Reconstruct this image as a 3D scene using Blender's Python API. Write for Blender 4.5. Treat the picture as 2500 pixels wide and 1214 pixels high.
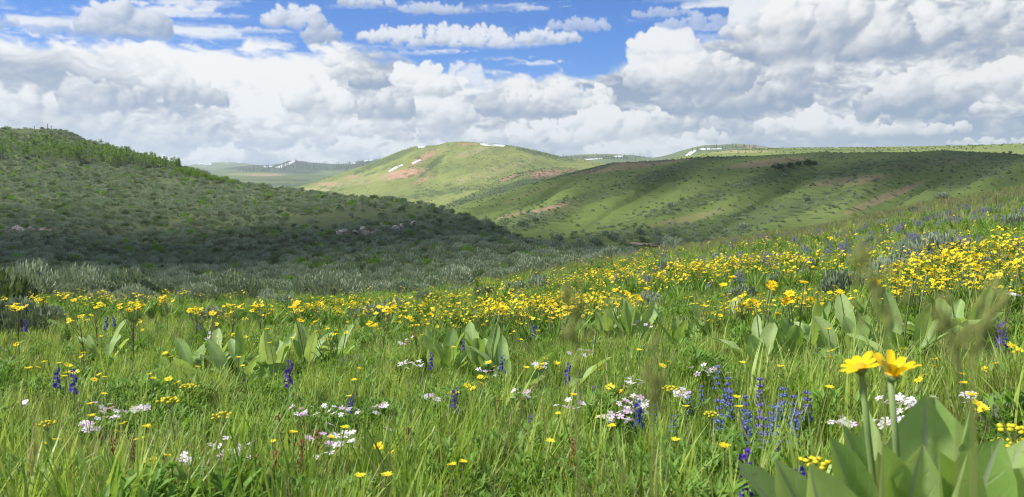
import bpy, bmesh, math, random
import numpy as np
from mathutils import Vector, Matrix

# ------------------------------------------------------------------ scene, camera
sc = bpy.context.scene
for _o in list(bpy.data.objects):
    bpy.data.objects.remove(_o)
W0, H0 = 2500.0, 1214.0
LENS = 28.0
F = W0 * LENS / 36.0                     # focal length in photograph pixels
HORIZON = 430.0
PITCH = math.atan((H0 / 2 - HORIZON) / F)
CZ = 0.90                                # camera height above the meadow
cam_data = bpy.data.cameras.new('camera')
cam_data.lens = LENS
cam_data.sensor_width = 36.0
cam_data.clip_start = 0.02
cam_data.clip_end = 60000.0
cam_data.dof.use_dof = True
cam_data.dof.focus_distance = 7.0
cam_data.dof.aperture_fstop = 7.5
cam = bpy.data.objects.new('camera', cam_data)
sc.collection.objects.link(cam)
cam.location = (0, 0, CZ)
cam.rotation_euler = (math.radians(90) - PITCH, 0, 0)
sc.camera = cam

vs = sc.view_settings
sc.display_settings.display_device = 'sRGB'
vs.view_transform = 'Standard'
vs.look = 'None'
vs.exposure = 0.74
vs.gamma = 1.0
vs.use_curve_mapping = False
sc.cycles.use_denoising = True
sc.cycles.max_bounces = 6
sc.cycles.diffuse_bounces = 3
sc.cycles.glossy_bounces = 2
sc.cycles.transmission_bounces = 3
sc.cycles.transparent_max_bounces = 8
sc.cycles.volume_bounces = 1
sc.cycles.sample_clamp_indirect = 8.0
sc.cycles.pixel_filter_type = 'BLACKMAN_HARRIS'
sc.cycles.filter_width = 1.15


def ray(px, py):
    """horizontal bearing, and height per metre of horizontal distance, of a pixel of the photograph"""
    x = (px - W0 / 2) / F
    y = -(py - H0 / 2) / F
    c, s = math.cos(PITCH), math.sin(PITCH)
    fwd = c + y * s
    up = -s + y * c
    r = math.hypot(x, fwd)
    return math.atan2(x, fwd), up / r


# ------------------------------------------------------------------ sun and sky
SUN_EL = math.radians(50)
SUN_AZ = math.radians(-98)              # bearing from +Y, clockwise: to the left of the camera
SUN_DIR = Vector((math.sin(SUN_AZ) * math.cos(SUN_EL), math.cos(SUN_AZ) * math.cos(SUN_EL), math.sin(SUN_EL)))
sun_data = bpy.data.lights.new('sun', 'SUN')
sun_data.energy = 4.2
sun_data.angle = math.radians(7.0)       # sun through thin high cloud
sun_data.color = (1.0, 0.955, 0.87)
sun = bpy.data.objects.new('sun', sun_data)
sc.collection.objects.link(sun)
sun.rotation_euler = (-SUN_DIR).to_track_quat('-Z', 'Y').to_euler()
sun.location = SUN_DIR * 50


class NT:
    """a few lines to write node graphs as expressions"""
    def __init__(self, tree):
        self.t = tree

    def n(self, typ, **kw):
        nd = self.t.nodes.new(typ)
        for k, v in kw.items():
            setattr(nd, k, v)
        return nd

    def put(self, sock, v):
        if v is None:
            return
        if isinstance(v, bpy.types.NodeSocket):
            self.t.links.new(v, sock)
        else:
            if sock.type in ('RGBA',) and len(v) == 3:
                v = (*v, 1.0)
            sock.default_value = v

    def m(self, op, a, b=None, c=None, clamp=False):
        nd = self.n('ShaderNodeMath', operation=op, use_clamp=clamp)
        for i, v in enumerate((a, b, c)):
            self.put(nd.inputs[i], v)
        return nd.outputs[0]

    def add(self, a, b): return self.m('ADD', a, b)
    def sub(self, a, b): return self.m('SUBTRACT', a, b)
    def mul(self, a, b): return self.m('MULTIPLY', a, b)
    def mx(self, a, b): return self.m('MAXIMUM', a, b)
    def mad(self, a, b, c): return self.m('MULTIPLY_ADD', a, b, c)

    def rng(self, v, a, b, lo=0.0, hi=1.0, smooth=True):
        nd = self.n('ShaderNodeMapRange', interpolation_type='SMOOTHSTEP' if smooth else 'LINEAR')
        for i, x in enumerate((v, a, b, lo, hi)):
            self.put(nd.inputs[i], x)
        return nd.outputs[0]

    def vec(self, x, y, z):
        nd = self.n('ShaderNodeCombineXYZ')
        for i, v in enumerate((x, y, z)):
            self.put(nd.inputs[i], v)
        return nd.outputs[0]

    def vm(self, op, a, b):
        nd = self.n('ShaderNodeVectorMath', operation=op)
        self.put(nd.inputs[0], a)
        self.put(nd.inputs[1], b)
        return nd.outputs[0]

    def noise(self, v, scale, detail=4.0, rough=0.5, dist=0.0, color=False):
        nd = self.n('ShaderNodeTexNoise')
        self.put(nd.inputs['Vector'], v)
        nd.inputs['Scale'].default_value = scale
        nd.inputs['Detail'].default_value = detail
        nd.inputs['Roughness'].default_value = rough
        nd.inputs['Distortion'].default_value = dist
        return nd.outputs['Color' if color else 'Fac']

    def voro(self, v, scale, detail=3.0, rough=0.5, smooth=None, rnd=1.0):
        nd = self.n('ShaderNodeTexVoronoi', feature='F1' if smooth is None else 'SMOOTH_F1')
        self.put(nd.inputs['Vector'], v)
        nd.inputs['Scale'].default_value = scale
        nd.inputs['Detail'].default_value = detail
        nd.inputs['Roughness'].default_value = rough
        nd.inputs['Randomness'].default_value = rnd
        if smooth is not None:
            nd.inputs['Smoothness'].default_value = smooth
        return nd.outputs['Distance']

    def mix(self, f, a, b, blend='MIX'):
        nd = self.n('ShaderNodeMix', data_type='RGBA', blend_type=blend)
        self.put(nd.inputs[0], f)
        self.put(nd.inputs[6], a)
        self.put(nd.inputs[7], b)
        return nd.outputs[2]

    def ramp(self, f, stops):
        nd = self.n('ShaderNodeValToRGB')
        cr = nd.color_ramp
        while len(cr.elements) < len(stops):
            cr.elements.new(0.5)
        for e, (p, c) in zip(cr.elements, stops):
            e.position = p
            e.color = (*c, 1.0)
        self.put(nd.inputs[0], f)
        return nd.outputs[0]


# ------------------------------------------------------------------ clouds: worked out here as cover and brightness over bearing and elevation
_NR = np.random.RandomState(11)
_LAT = _NR.rand(64, 64, 64).astype(np.float32)


def vnoise(x, y, z):
    xi, yi, zi = np.floor(x).astype(np.int32), np.floor(y).astype(np.int32), np.floor(z).astype(np.int32)
    fx, fy, fz = (x - xi).astype(np.float32), (y - yi).astype(np.float32), (z - zi).astype(np.float32)
    fx, fy, fz = fx * fx * (3 - 2 * fx), fy * fy * (3 - 2 * fy), fz * fz * (3 - 2 * fz)
    x0, x1, y0, y1, z0, z1 = xi & 63, (xi + 1) & 63, yi & 63, (yi + 1) & 63, zi & 63, (zi + 1) & 63
    a = _LAT[x0, y0, z0] * (1 - fx) + _LAT[x1, y0, z0] * fx
    b = _LAT[x0, y1, z0] * (1 - fx) + _LAT[x1, y1, z0] * fx
    c = _LAT[x0, y0, z1] * (1 - fx) + _LAT[x1, y0, z1] * fx
    d = _LAT[x0, y1, z1] * (1 - fx) + _LAT[x1, y1, z1] * fx
    return (a * (1 - fy) + b * fy) * (1 - fz) + (c * (1 - fy) + d * fy) * fz


def fbm(x, y, z, octv=5, gain=0.5, lac=2.03):
    s = np.zeros(np.broadcast(x, y, z).shape, np.float32)
    amp, tot = 1.0, 0.0
    for i in range(octv):
        s += amp * vnoise(x + 17.3 * i, y - 9.1 * i, z + 5.7 * i)
        tot += amp
        amp *= gain
        x, y, z = x * lac, y * lac, z * lac
    return s / tot


def sstep(v, a, b):
    t = np.clip((v - a) / (b - a), 0, 1)
    return t * t * (3 - 2 * t)


def blur(a, k):
    if k < 1:
        return a
    for ax in (0, 1):
        p = np.pad(a, [(k + 1, k) if i == ax else (0, 0) for i in (0, 1)], mode='edge')
        c = np.cumsum(p, axis=ax)
        n = 2 * k + 1
        a = (np.take(c, range(n, c.shape[ax]), axis=ax) - np.take(c, range(0, c.shape[ax] - n), axis=ax)) / n
    return a


def sky_base(az, el):
    """cover and brightness of the broken cloud all round the sky"""
    ca, sa = np.cos(az), np.sin(az)
    # clouds lie flat and grow smaller towards the horizon
    k = 9.0
    x, y, z = sa * k, ca * k, el * k * 2.6
    low = fbm(x * .8, y * .8, z * .8 + 3, 3)
    wx = fbm(x * 3, y * 3, z * 2.2, 4) - .5
    wz = fbm(x * 3 + 31, y * 3, z * 2.2 + 9, 4) - .5
    puff = fbm(x * 2.2 + wx * 1.2, y * 2.2 + wx * 1.2, z * 1.9 + wz * 1.6, 6, .55)
    puf2 = fbm(x * 2.2 + wx * 1.2 + .10, y * 2.2 + wx * 1.2, z * 1.9 + wz * 1.6 + .22, 5, .55)
    fine = fbm(x * 9, y * 9, z * 7, 4) - .5
    streak = fbm(x * .9 + fine, y * .9, z * 3.4 + fine * .6, 6, .58)
    pts = [(-900, 60), (-400, 70), (0, 84), (400, 100), (800, 112), (980, 134), (1040, 172), (1200, 184), (1320, 196), (1430, 190),
           (1540, 158), (1640, 128), (1740, 100), (1860, 50), (1960, -30), (2060, -120), (2600, -160)]
    aa = [-math.pi, -1.2] + [ray(*p)[0] for p in pts] + [1.3, math.pi]
    ee = [.24, .22] + [math.atan(ray(*p)[1]) for p in pts] + [.24, .24]
    top = np.interp(az, aa, ee)
    d = top - el + (puff - .5) * .07 + fine * .012
    bank = sstep(d, -.006, .012)
    side = sstep(np.abs(az + .02), .12, .42)
    wis = sstep(streak + .13 * side, .53, .76) * .85
    wis *= 1 - .35 * sstep(el, .25, .9)
    A = np.maximum(bank, wis)
    soft = 1 - .55 * sstep(-az, .05, .3) * sstep(el, .06, .11)
    S = .58 + (puff - puf2) * 2.0 * soft + (low - .5) * 1.7 + (puff - .5) * .5 + fine * .25 * soft
    S += .20 * (1 - sstep(d, 0.0, .05)) - .05
    right = sstep(az, .18, .45) * (1 - sstep(el, .02, .085))
    S -= .38 * right
    left = sstep(-az, .12, .4)
    S += left * (.16 * sstep(el, .09, .13) - .10 * (1 - sstep(el, .04, .09)))
    S = S + (1 - bank) * (.72 + .8 * (streak - .5) - S) * .8
    return np.clip(A, 0, 1), S, fine


# cumulus that stand out: x, y, half width, height above, depth below, tone, opacity
CUMULUS = [
    (537, 382, 58, 30, 26, .30, .85), (880, 366, 130, 18, 18, .16, .7), (1495, 372, 95, 26, 22, .28, .85), (1705, 350, 75, 34, 30, .26, .85), (2440, 350, 110, 14, 12, .22, .8), (430, 392, 60, 14, 10, .2, .7),
    (1340, 335, 120, 46, 36, .24, .8), (1620, 296, 95, 44, 34, .02, .85), (1910, 315, 70, 30, 24, .14, .85), (2035, 312, 72, 52, 32, .16, .95), (2225, 318, 140, 26, 20, .14, .9), (2395, 268, 44, 16, 12, .12, .7),
    (330, 335, 170, 60, 46, -.10, .6), (100, 300, 170, 70, 46, .0, .7), (620, 345, 210, 32, 26, -.16, .65), (1000, 320, 160, 44, 34, -.04, .7), (1480, 302, 110, 60, 50, .26, .95), (1800, 330, 120, 40, 30, -.16, .5),
    (755, 305, 90, 46, 40, .26, .9), (690, 282, 108, 60, 42, .30, .95), (1075, 280, 88, 60, 44, .10, .95), (2220, 262, 125, 66, 40, -.10, .95), (945, 272, 72, 42, 24, -.14, .9), (1285, 262, 120, 48, 34, -.10, .9),
    (1400, 245, 120, 44, 30, .14, .8), (785, 250, 70, 72, 46, .10, .95), (1790, 252, 190, 66, 36, -.18, .9), (430, 240, 100, 56, 34, -.13, .8), (230, 238, 70, 60, 46, -.12, .8), (1160, 225, 100, 58, 36, .14, .8),
    (2470, 215, 90, 60, 36, .12, .8), (1030, 212, 84, 52, 30, .20, .95), (905, 206, 50, 26, 14, -.32, .95), (1700, 206, 190, 62, 34, -.08, .9), (1960, 175, 80, 56, 34, .10, .8), (1640, 165, 92, 96, 50, .18, .95),
    (2350, 90, 200, 70, 50, -.06, .75), (2050, 104, 230, 122, 44, -.02, 1.0), (1880, 60, 90, 80, 40, .12, .9), (1640, 118, 120, 30, 20, .04, .35), (1340, 96, 90, 22, 14, .12, .8), (1412, 66, 85, 24, 16, .10, .5),
    (1090, 98, 240, 34, 20, .16, .84), (790, 92, 46, 36, 22, -.20, .8), (725, 52, 80, 38, 20, .02, .8), (1700, 62, 110, 26, 18, .10, .5), (1610, 34, 90, 14, 10, .10, .45), (310, 66, 90, 56, 26, -.14, .85), (130, 74, 200, 26, 14, -.18, .55), (1060, 24, 100, 18, 12, .04, .6), (900, 8, 80, 16, 10, .06, .7)]


def sky_cumulus(az, el, A, S, fine):
    """az, el: regular grid (rows el, columns az); draws the cumulus over A and S"""
    da, de = az[0, 1] - az[0, 0], el[1, 0] - el[0, 0]
    a_0, e_0 = az[0, 0], el[0, 0]
    rs = np.random.RandomState(5)
    L = np.array([-.42, .70, .58])
    L = L / np.linalg.norm(L)
    H, Wd = az.shape
    for (px, py, rx, rt, rb, tone, op) in CUMULUS:
        a, v = ray(px, py)
        e = math.atan(v)
        sx, st, sb = rx / F, rt / F, rb / F
        i0, i1 = int((a - sx * 2.6 - a_0) / da), int((a + sx * 2.6 - a_0) / da)
        j0, j1 = int((e - sb * 2.6 - e_0) / de), int((e + st * 2.8 - e_0) / de)
        i0, i1, j0, j1 = max(i0, 0), min(i1, Wd), max(j0, 0), min(j1, H)
        if i1 - i0 < 4 or j1 - j0 < 4:
            continue
        X = (az[j0:j1, i0:i1] - a)
        Y = (el[j0:j1, i0:i1] - e)
        sc_ = min(sx, st * 1.6)
        q = 2.6 / sc_
        n1 = fbm(X * q + rx, Y * q + px * .01, np.float32(py * .1) + 0 * X, 5, .58) - .5
        n2 = fbm(X * q + 40, Y * q + py * .01, np.float32(px * .1) + 0 * X, 5, .58) - .5
        Xw, Yw = X + n1 * sc_ * .42, Y + n2 * sc_ * .42
        hm = np.full(X.shape, -1e3, np.float32)
        cov = np.full(X.shape, -1.0, np.float32)
        puffs = []
        nb = int(9 + 7 * rx / rt)
        for _ in range(nb):
            t = rs.uniform(-1, 1)
            cap = math.sqrt(max(0, 1 - t * t))
            yy = rs.uniform(-.55, .62) * cap
            r = rs.uniform(.30, .72) * (0.5 + .5 * cap) * st
            puffs.append((t * sx * .85, yy * (st if yy > 0 else sb), r, rs.uniform(0, .5) * st))
        for (cx, cy, r, cz) in list(puffs):
            for _ in range(7):
                th = rs.uniform(-.4, math.pi + .4)
                rr = r * rs.uniform(.2, .5)
                puffs.append((cx + math.cos(th) * r * .85, cy + math.sin(th) * r * .8, rr, cz + rs.uniform(-.2, .6) * r))
        for (cx, cy, r, cz) in puffs:
            m = 1.35 * r + sc_ * .45
            u0, u1 = int((a + cx - m - a_0) / da) - i0, int((a + cx + m - a_0) / da) - i0 + 1
            v0, v1 = int((e + cy - m - e_0) / de) - j0, int((e + cy + m - e_0) / de) - j0 + 1
            u0, v0 = max(u0, 0), max(v0, 0)
            if u1 <= u0 or v1 <= v0:
                continue
            sl = (slice(v0, v1), slice(u0, u1))
            d2 = ((Xw[sl] - cx) ** 2 + (Yw[sl] - cy) ** 2) / (r * r)
            if d2.size == 0:
                continue
            hm[sl] = np.maximum(hm[sl], np.where(d2 < 1, np.sqrt(np.maximum(1 - d2, 0)) * r + cz, -1e3))
            cov[sl] = np.maximum(cov[sl], 1 - np.sqrt(d2))
        base = sstep(Y + n2 * sb * .25, -sb * 1.2, -sb * .35)
        hm = np.where(hm < -1, -st * .2, hm)
        hs = blur(hm, 1) * .5 + blur(blur(hm, 2), 3) * .5
        gy, gx = np.gradient(hs, de, da)
        nz = 1 / np.sqrt(1 + gx * gx + gy * gy)
        lam = np.clip((-gx * L[0] - gy * L[1] + L[2]) * nz, 0, 1)
        vert = np.clip(Y / st, -sb / st, 1.0)
        s = .40 + tone * 1.25 + .34 * lam + .30 * vert + .16 * (blur(lam, 6) - .5) + fine[j0:j1, i0:i1] * .22 + n1 * .40
        al = sstep(cov + n2 * .42 + fine[j0:j1, i0:i1] * .35, .0, .24 if op > .84 else .6) * base * op
        S[j0:j1, i0:i1] += (s - S[j0:j1, i0:i1]) * al
        A[j0:j1, i0:i1] = np.maximum(A[j0:j1, i0:i1], al)
    return A, S


SKY_W, SKY_H = 5120, 820                # columns: bearing, rows: square root of elevation


def cloud_map():
    u = (np.arange(SKY_W) + .5) / SKY_W * 2 * math.pi - math.pi
    el_r = ((np.arange(SKY_H) + .5) / SKY_H) ** 2 * (math.pi / 2)
    # coarse, all round
    cu = (np.arange(640) + .5) / 640 * 2 * math.pi - math.pi
    ce = ((np.arange(205) + .5) / 205) ** 2 * (math.pi / 2)
    CA, CE = np.meshgrid(cu, ce)
    A0, S0, _ = sky_base(CA, CE)
    rows = np.clip((np.arange(SKY_H) + .5) / 4 - .5, 0, 203.999)
    cols = np.clip((np.arange(SKY_W) + .5) / 8 - .5, 0, 638.999)
    r0, c0 = rows.astype(int), cols.astype(int)
    fr, fc = (rows - r0)[:, None], (cols - c0)[None, :]

    def up(a):
        b = a[r0] * (1 - fr) + a[r0 + 1] * fr
        return b[:, c0] * (1 - fc) + b[:, c0 + 1] * fc
    A, S = up(A0), up(S0)
    # fine, where clouds are placed: regular angles, then resampled
    wa = np.arange(-.66, .66, .0011)
    we = np.arange(-.005, .265, .0011)
    GA, GE = np.meshgrid(wa, we)
    Af, Sf, fine = sky_base(GA, np.maximum(GE, 0))
    Af, Sf = sky_cumulus(GA, GE, Af, Sf, fine)
    ci = np.where((u > wa[0] + .002) & (u < wa[-1] - .002))[0]
    rj = np.where(el_r < we[-1] - .003)[0]
    x = (u[ci] - wa[0]) / .0011
    y = (el_r[rj] - we[0]) / .0011
    xi, yi = x.astype(int), y.astype(int)
    fx, fy = (x - xi)[None, :], (y - yi)[:, None]

    def smp(a):
        b = a[yi] * (1 - fy) + a[yi + 1] * fy
        return b[:, xi] * (1 - fx) + b[:, xi + 1] * fx
    wgt = np.clip((.64 - np.abs(u[ci])) / .04, 0, 1)[None, :] * np.clip((.25 - el_r[rj]) / .03, 0, 1)[:, None]
    sub = np.ix_(rj, ci)
    A[sub] = A[sub] * (1 - wgt) + smp(Af) * wgt
    S[sub] = S[sub] * (1 - wgt) + smp(Sf) * wgt
    return A, np.clip((S - .5) * 1.40 + .425, 0, 1)


def build_world():
    A, S = cloud_map()
    buf = np.zeros((SKY_H, SKY_W, 4), np.float32)
    buf[..., 0] = S
    buf[..., 1] = A
    buf[..., 3] = 1
    im = bpy.data.images.new('cloud_cover', SKY_W, SKY_H, float_buffer=True, is_data=True)
    im.pixels.foreach_set(buf.ravel())
    im.update()
    im.pack()
    w = bpy.data.worlds.new('World')
    sc.world = w
    w.use_nodes = True
    w.cycles.sampling_method = 'MANUAL'
    w.cycles.sample_map_resolution = 1024
    g = NT(w.node_tree)
    for nd in list(w.node_tree.nodes):
        w.node_tree.nodes.remove(nd)
    tc = g.n('ShaderNodeTexCoord').outputs['Generated']
    sep = g.n('ShaderNodeSeparateXYZ')
    g.put(sep.inputs[0], tc)
    X, Y, Z = sep.outputs
    az = g.m('ARCTAN2', X, Y)
    el = g.m('MAXIMUM', g.m('ARCSINE', Z), 0.0)
    uu = g.mad(az, 1 / (2 * math.pi), 0.5)
    vv = g.m('SQRT', g.mul(el, 2 / math.pi))
    tex = g.n('ShaderNodeTexImage', image=im, extension='EXTEND', interpolation='Linear')
    g.put(tex.inputs[0], g.vec(uu, vv, 0.0))
    ch = g.n('ShaderNodeSeparateColor')
    g.put(ch.inputs[0], tex.outputs[0])
    sky = g.n('ShaderNodeTexSky', sky_type='NISHITA', sun_disc=False)
    sky.sun_elevation = SUN_EL
    sky.sun_rotation = SUN_AZ
    sky.altitude = 2300.0
    sky.air_density = 1.0
    sky.dust_density = 0.2
    sky.ozone_density = 4.0
    blue = g.mix(1.0, sky.outputs[0], SKY_TINT, 'MULTIPLY')
    cloud = g.ramp(ch.outputs[0], [(0.0, (0.26, 0.35, 0.52)), (0.3, (0.43, 0.49, 0.60)), (0.55, (0.63, 0.67, 0.73)), (0.8, (0.86, 0.88, 0.90)), (1.0, (0.99, 0.99, 0.99))])
    bg1 = g.n('ShaderNodeBackground')
    g.put(bg1.inputs[0], blue)
    bg1.inputs[1].default_value = 0.073
    bg2 = g.n('ShaderNodeBackground')
    g.put(bg2.inputs[0], cloud)
    bg2.inputs[1].default_value = 0.585
    ms = g.n('ShaderNodeMixShader')
    g.put(ms.inputs[0], ch.outputs[1])
    g.put(ms.inputs[1], bg1.outputs[0])
    g.put(ms.inputs[2], bg2.outputs[0])
    out = g.n('ShaderNodeOutputWorld')
    g.put(out.inputs[0], ms.outputs[0])


SKY_TINT = (0.27, 0.69, 1.20)
build_world()
# ------------------------------------------------------------------ helpers for objects
COL = sc.collection
rnd = random.Random(4)
NPR = np.random.RandomState(21)
UP = Vector((0, 0, 1))


def tag(o, label=None, cat=None, group=None, kind=None):
    if label: o['label'] = label
    if cat: o['category'] = cat
    if group: o['group'] = group
    if kind: o['kind'] = kind
    return o


def link(name, data, parent=None, loc=None, rot=None, scale=None):
    o = bpy.data.objects.new(name, data)
    COL.objects.link(o)
    if parent: o.parent = parent
    if loc is not None: o.location = loc
    if rot is not None: o.rotation_euler = rot
    if scale is not None: o.scale = (scale,) * 3 if isinstance(scale, (int, float)) else scale
    return o


def mesh_np(name, V, Fq, mats=(), smooth=True, midx=None):
    """a mesh from arrays; faces all of one size"""
    me = bpy.data.meshes.new(name)
    V = np.asarray(V, np.float32)
    Fq = np.asarray(Fq, np.int32)
    k = Fq.shape[1]
    me.vertices.add(len(V))
    me.vertices.foreach_set('co', V.ravel())
    me.loops.add(Fq.size)
    me.loops.foreach_set('vertex_index', Fq.ravel())
    me.polygons.add(len(Fq))
    me.polygons.foreach_set('loop_start', np.arange(0, Fq.size, k, dtype=np.int32))
    for m in mats: me.materials.append(m)
    if midx is not None:
        me.polygons.foreach_set('material_index', np.asarray(midx, np.int32))
    me.polygons.foreach_set('use_smooth', np.full(len(Fq), smooth))
    me.update(calc_edges=True)
    return me


class MB:
    """collects triangles and quads with material numbers"""
    def __init__(self):
        self.v, self.f, self.m = [], [], []

    def mesh(self, name, mats, smooth=True):
        me = bpy.data.meshes.new(name)
        me.from_pydata([tuple(p) for p in self.v], [], self.f)
        for m in mats: me.materials.append(m)
        me.polygons.foreach_set('material_index', np.array(self.m, np.int32))
        me.polygons.foreach_set('use_smooth', np.full(len(self.f), smooth))
        me.update()
        return me

    def face(self, idx, m=0):
        self.f.append(tuple(idx))
        self.m.append(m)

    def strip(self, pts, sides, widths, m=0, fold=0.0, nrm=None):
        """leaf or blade along pts; sides: unit vector across; a fold raises the edges"""
        n = len(pts)
        b = len(self.v)
        three = fold != 0.0
        for i, (p, s, w) in enumerate(zip(pts, sides, widths)):
            if three:
                nn = nrm[i] if nrm else UP
                self.v += [p - s * w + nn * (w * fold), p, p + s * w + nn * (w * fold)]
            else:
                self.v += [p - s * w, p + s * w]
        k = 3 if three else 2
        for i in range(n - 1):
            for j in range(k - 1):
                a = b + i * k + j
                self.face((a, a + 1, a + k + 1, a + k), m)

    def tube(self, pts, rad, sides=5, m=0, cap=True):
        b = len(self.v)
        n = len(pts)
        for i, (p, r) in enumerate(zip(pts, rad)):
            t = (pts[min(i + 1, n - 1)] - pts[max(i - 1, 0)]).normalized()
            a = t.orthogonal().normalized()
            c = t.cross(a)
            for j in range(sides):
                q = 2 * math.pi * j / sides
                self.v.append(p + (a * math.cos(q) + c * math.sin(q)) * r)
        for i in range(n - 1):
            for j in range(sides):
                j2 = (j + 1) % sides
                self.face((b + i * sides + j, b + i * sides + j2, b + (i + 1) * sides + j2, b + (i + 1) * sides + j), m)
        if cap:
            self.face([b + (n - 1) * sides + j for j in range(sides)], m)

    def blob(self, c, rx, ry, rz, m=0, seg=7, rings=4, jit=0.0, rg=None):
        b = len(self.v)
        for i in range(rings + 1):
            th = math.pi * i / rings
            for j in range(seg):
                ph = 2 * math.pi * (j + .5 * (i & 1)) / seg
                k = 1 + (rg.uniform(-jit, jit) if rg else 0)
                self.v.append(Vector((c[0] + rx * k * math.sin(th) * math.cos(ph), c[1] + ry * k * math.sin(th) * math.sin(ph), c[2] + rz * k * math.cos(th))))
        for i in range(rings):
            for j in range(seg):
                j2 = (j + 1) % seg
                self.face((b + i * seg + j, b + (i + 1) * seg + j, b + (i + 1) * seg + j2, b + i * seg + j2), m)


# ------------------------------------------------------------------ materials
def new_mat(name):
    m = bpy.data.materials.new(name)
    m.use_nodes = True
    g = NT(m.node_tree)
    for nd in list(m.node_tree.nodes):
        m.node_tree.nodes.remove(nd)
    return m, g


def finish(g, shader, vol=False):
    out = g.n('ShaderNodeOutputMaterial')
    g.put(out.inputs[1 if vol else 0], shader)


def foliage(name, stops, trans=0.35, rough=0.55, patch=0.0, patch_scale=0.6, spec=0.25, fine=0.0, fine_scale=60.0):
    """leaf stuff: colour varies from one plant to the next, light passes through"""
    m, g = new_mat(name)
    r = g.n('ShaderNodeObjectInfo').outputs['Random']
    f = r
    pos = g.n('ShaderNodeNewGeometry').outputs['Position']
    if patch:
        f = g.add(g.mul(r, 1 - patch), g.mul(g.rng(g.noise(pos, patch_scale, 3.0, .6), .3, .7), patch))
    if fine:
        f = g.m('ADD', f, g.mul(g.sub(g.noise(g.n('ShaderNodeTexCoord').outputs['Object'], fine_scale, 3.0), .5), fine), clamp=True)
    c = g.ramp(f, stops)
    p = g.n('ShaderNodeBsdfPrincipled')
    g.put(p.inputs['Base Color'], c)
    p.inputs['Roughness'].default_value = rough
    p.inputs['Specular IOR Level'].default_value = spec
    if trans:
        t = g.n('ShaderNodeBsdfTranslucent')
        g.put(t.inputs[0], g.mix(1.0, c, (1.25, 1.2, .75), 'MULTIPLY'))
        ms = g.n('ShaderNodeMixShader')
        ms.inputs[0].default_value = trans
        g.put(ms.inputs[1], p.outputs[0])
        g.put(ms.inputs[2], t.outputs[0])
        finish(g, ms.outputs[0])
    else:
        finish(g, p.outputs[0])
    return m


def plain(name, col, rough=0.7, var=0.15, scale=20.0, bump=0.0, spec=0.3):
    m, g = new_mat(name)
    co = g.n('ShaderNodeTexCoord').outputs['Object']
    n = g.noise(co, scale, 4.0, .6)
    dark = tuple(x * (1 - var) for x in col)
    lite = tuple(min(1, x * (1 + var)) for x in col)
    p = g.n('ShaderNodeBsdfPrincipled')
    g.put(p.inputs['Base Color'], g.mix(g.rng(n, .3, .7), dark, lite))
    p.inputs['Roughness'].default_value = rough
    p.inputs['Specular IOR Level'].default_value = spec
    if bump:
        b = g.n('ShaderNodeBump')
        b.inputs['Strength'].default_value = bump
        g.put(b.inputs['Height'], n)
        g.put(p.inputs['Normal'], b.outputs[0])
    finish(g, p.outputs[0])
    return m


def hill_mat(name, a, b, dark, soil, tan, s1, s2, bump=0.6, bdist=1.0, speck=None, speck_scale=1.0):
    """hillside: two grass tones in patches, scrub, bare soil and dry grass where the attributes say"""
    m, g = new_mat(name)
    co = g.n('ShaderNodeTexCoord').outputs['Object']
    n1 = g.noise(co, s1, 5.0, .6)
    n2 = g.noise(co, s2, 4.0, .65)
    c = g.mix(g.rng(n1, .35, .65), a, b)

    def attr(nm):
        return g.n('ShaderNodeAttribute', attribute_name=nm).outputs['Fac']

    n3 = g.noise(co, s2 * 3.3, 5.0, .7, 0.6)

    def mask(nm, k=.9, n=n2):
        return g.rng(g.add(attr(nm), g.mul(g.sub(n, .5), k)), .30, .62)
    c = g.mix(mask('tan'), c, tan)
    c = g.mix(g.mul(mask('dark', 1.5), .8), c, dark)
    c = g.mix(mask('soil', 2.1, n3), c, soil)
    c = g.mix(g.rng(n2, .25, .8, .0, .55), c, g.mix(1.0, c, (.55, .60, .55), 'MULTIPLY'))
    if speck:
        v = g.voro(co, speck_scale, 0.0)
        sp = g.mul(g.rng(v, .34, .22), g.rng(n1, .42, .6))
        c = g.mix(g.mul(sp, .8), c, speck)
    p = g.n('ShaderNodeBsdfPrincipled')
    g.put(p.inputs['Base Color'], c)
    p.inputs['Roughness'].default_value = .95
    p.inputs['Specular IOR Level'].default_value = .1
    bp = g.n('ShaderNodeBump')
    bp.inputs['Strength'].default_value = bump
    bp.inputs['Distance'].default_value = bdist
    g.put(bp.inputs['Height'], n2)
    g.put(p.inputs['Normal'], bp.outputs[0])
    finish(g, p.outputs[0])
    return m


# ------------------------------------------------------------------ the lie of the land
def col_of(pts):
    a = np.array([ray(p[0], p[1]) for p in pts])
    return a[:, 0], a[:, 1], np.array([p[2] for p in pts], float)


EDGE = [(-1200, 740, 17), (-400, 740, 17), (0, 738, 18), (400, 738, 18), (900, 730, 19), (1050, 714, 21), (1150, 698, 24), (1300, 670, 30), (1450, 644, 36),
        (1550, 624, 42), (1700, 599, 48), (2000, 556, 55), (2250, 500, 60), (2500, 457, 62), (2900, 390, 64), (3600, 330, 66)]
_ea, _ev, _ed = col_of(EDGE)


def meadow_polar(th, r):
    De = np.interp(th, _ea, _ed)
    ze = np.interp(th, _ea, _ev) * De + CZ
    s = r / De
    g = np.where(s < 1, np.maximum(s, 1e-6) ** 1.12, 1 + 1.12 * (s - 1))
    z = ze * g
    over = np.maximum(r - De, 0)
    z = z - .012 * over ** 2 / (1 + over * .05)
    return z


def meadow_z(x, y):
    x, y = np.asarray(x, float), np.asarray(y, float)
    r = np.hypot(x, y)
    th = np.arctan2(x, y)
    z = meadow_polar(th, r)
    b = (fbm(x * .35 + 50, y * .35 + 50, 0 * x + 3.3, 3) - .5) * .22 * np.clip(r / 6, .15, 1)
    return z + b


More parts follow.
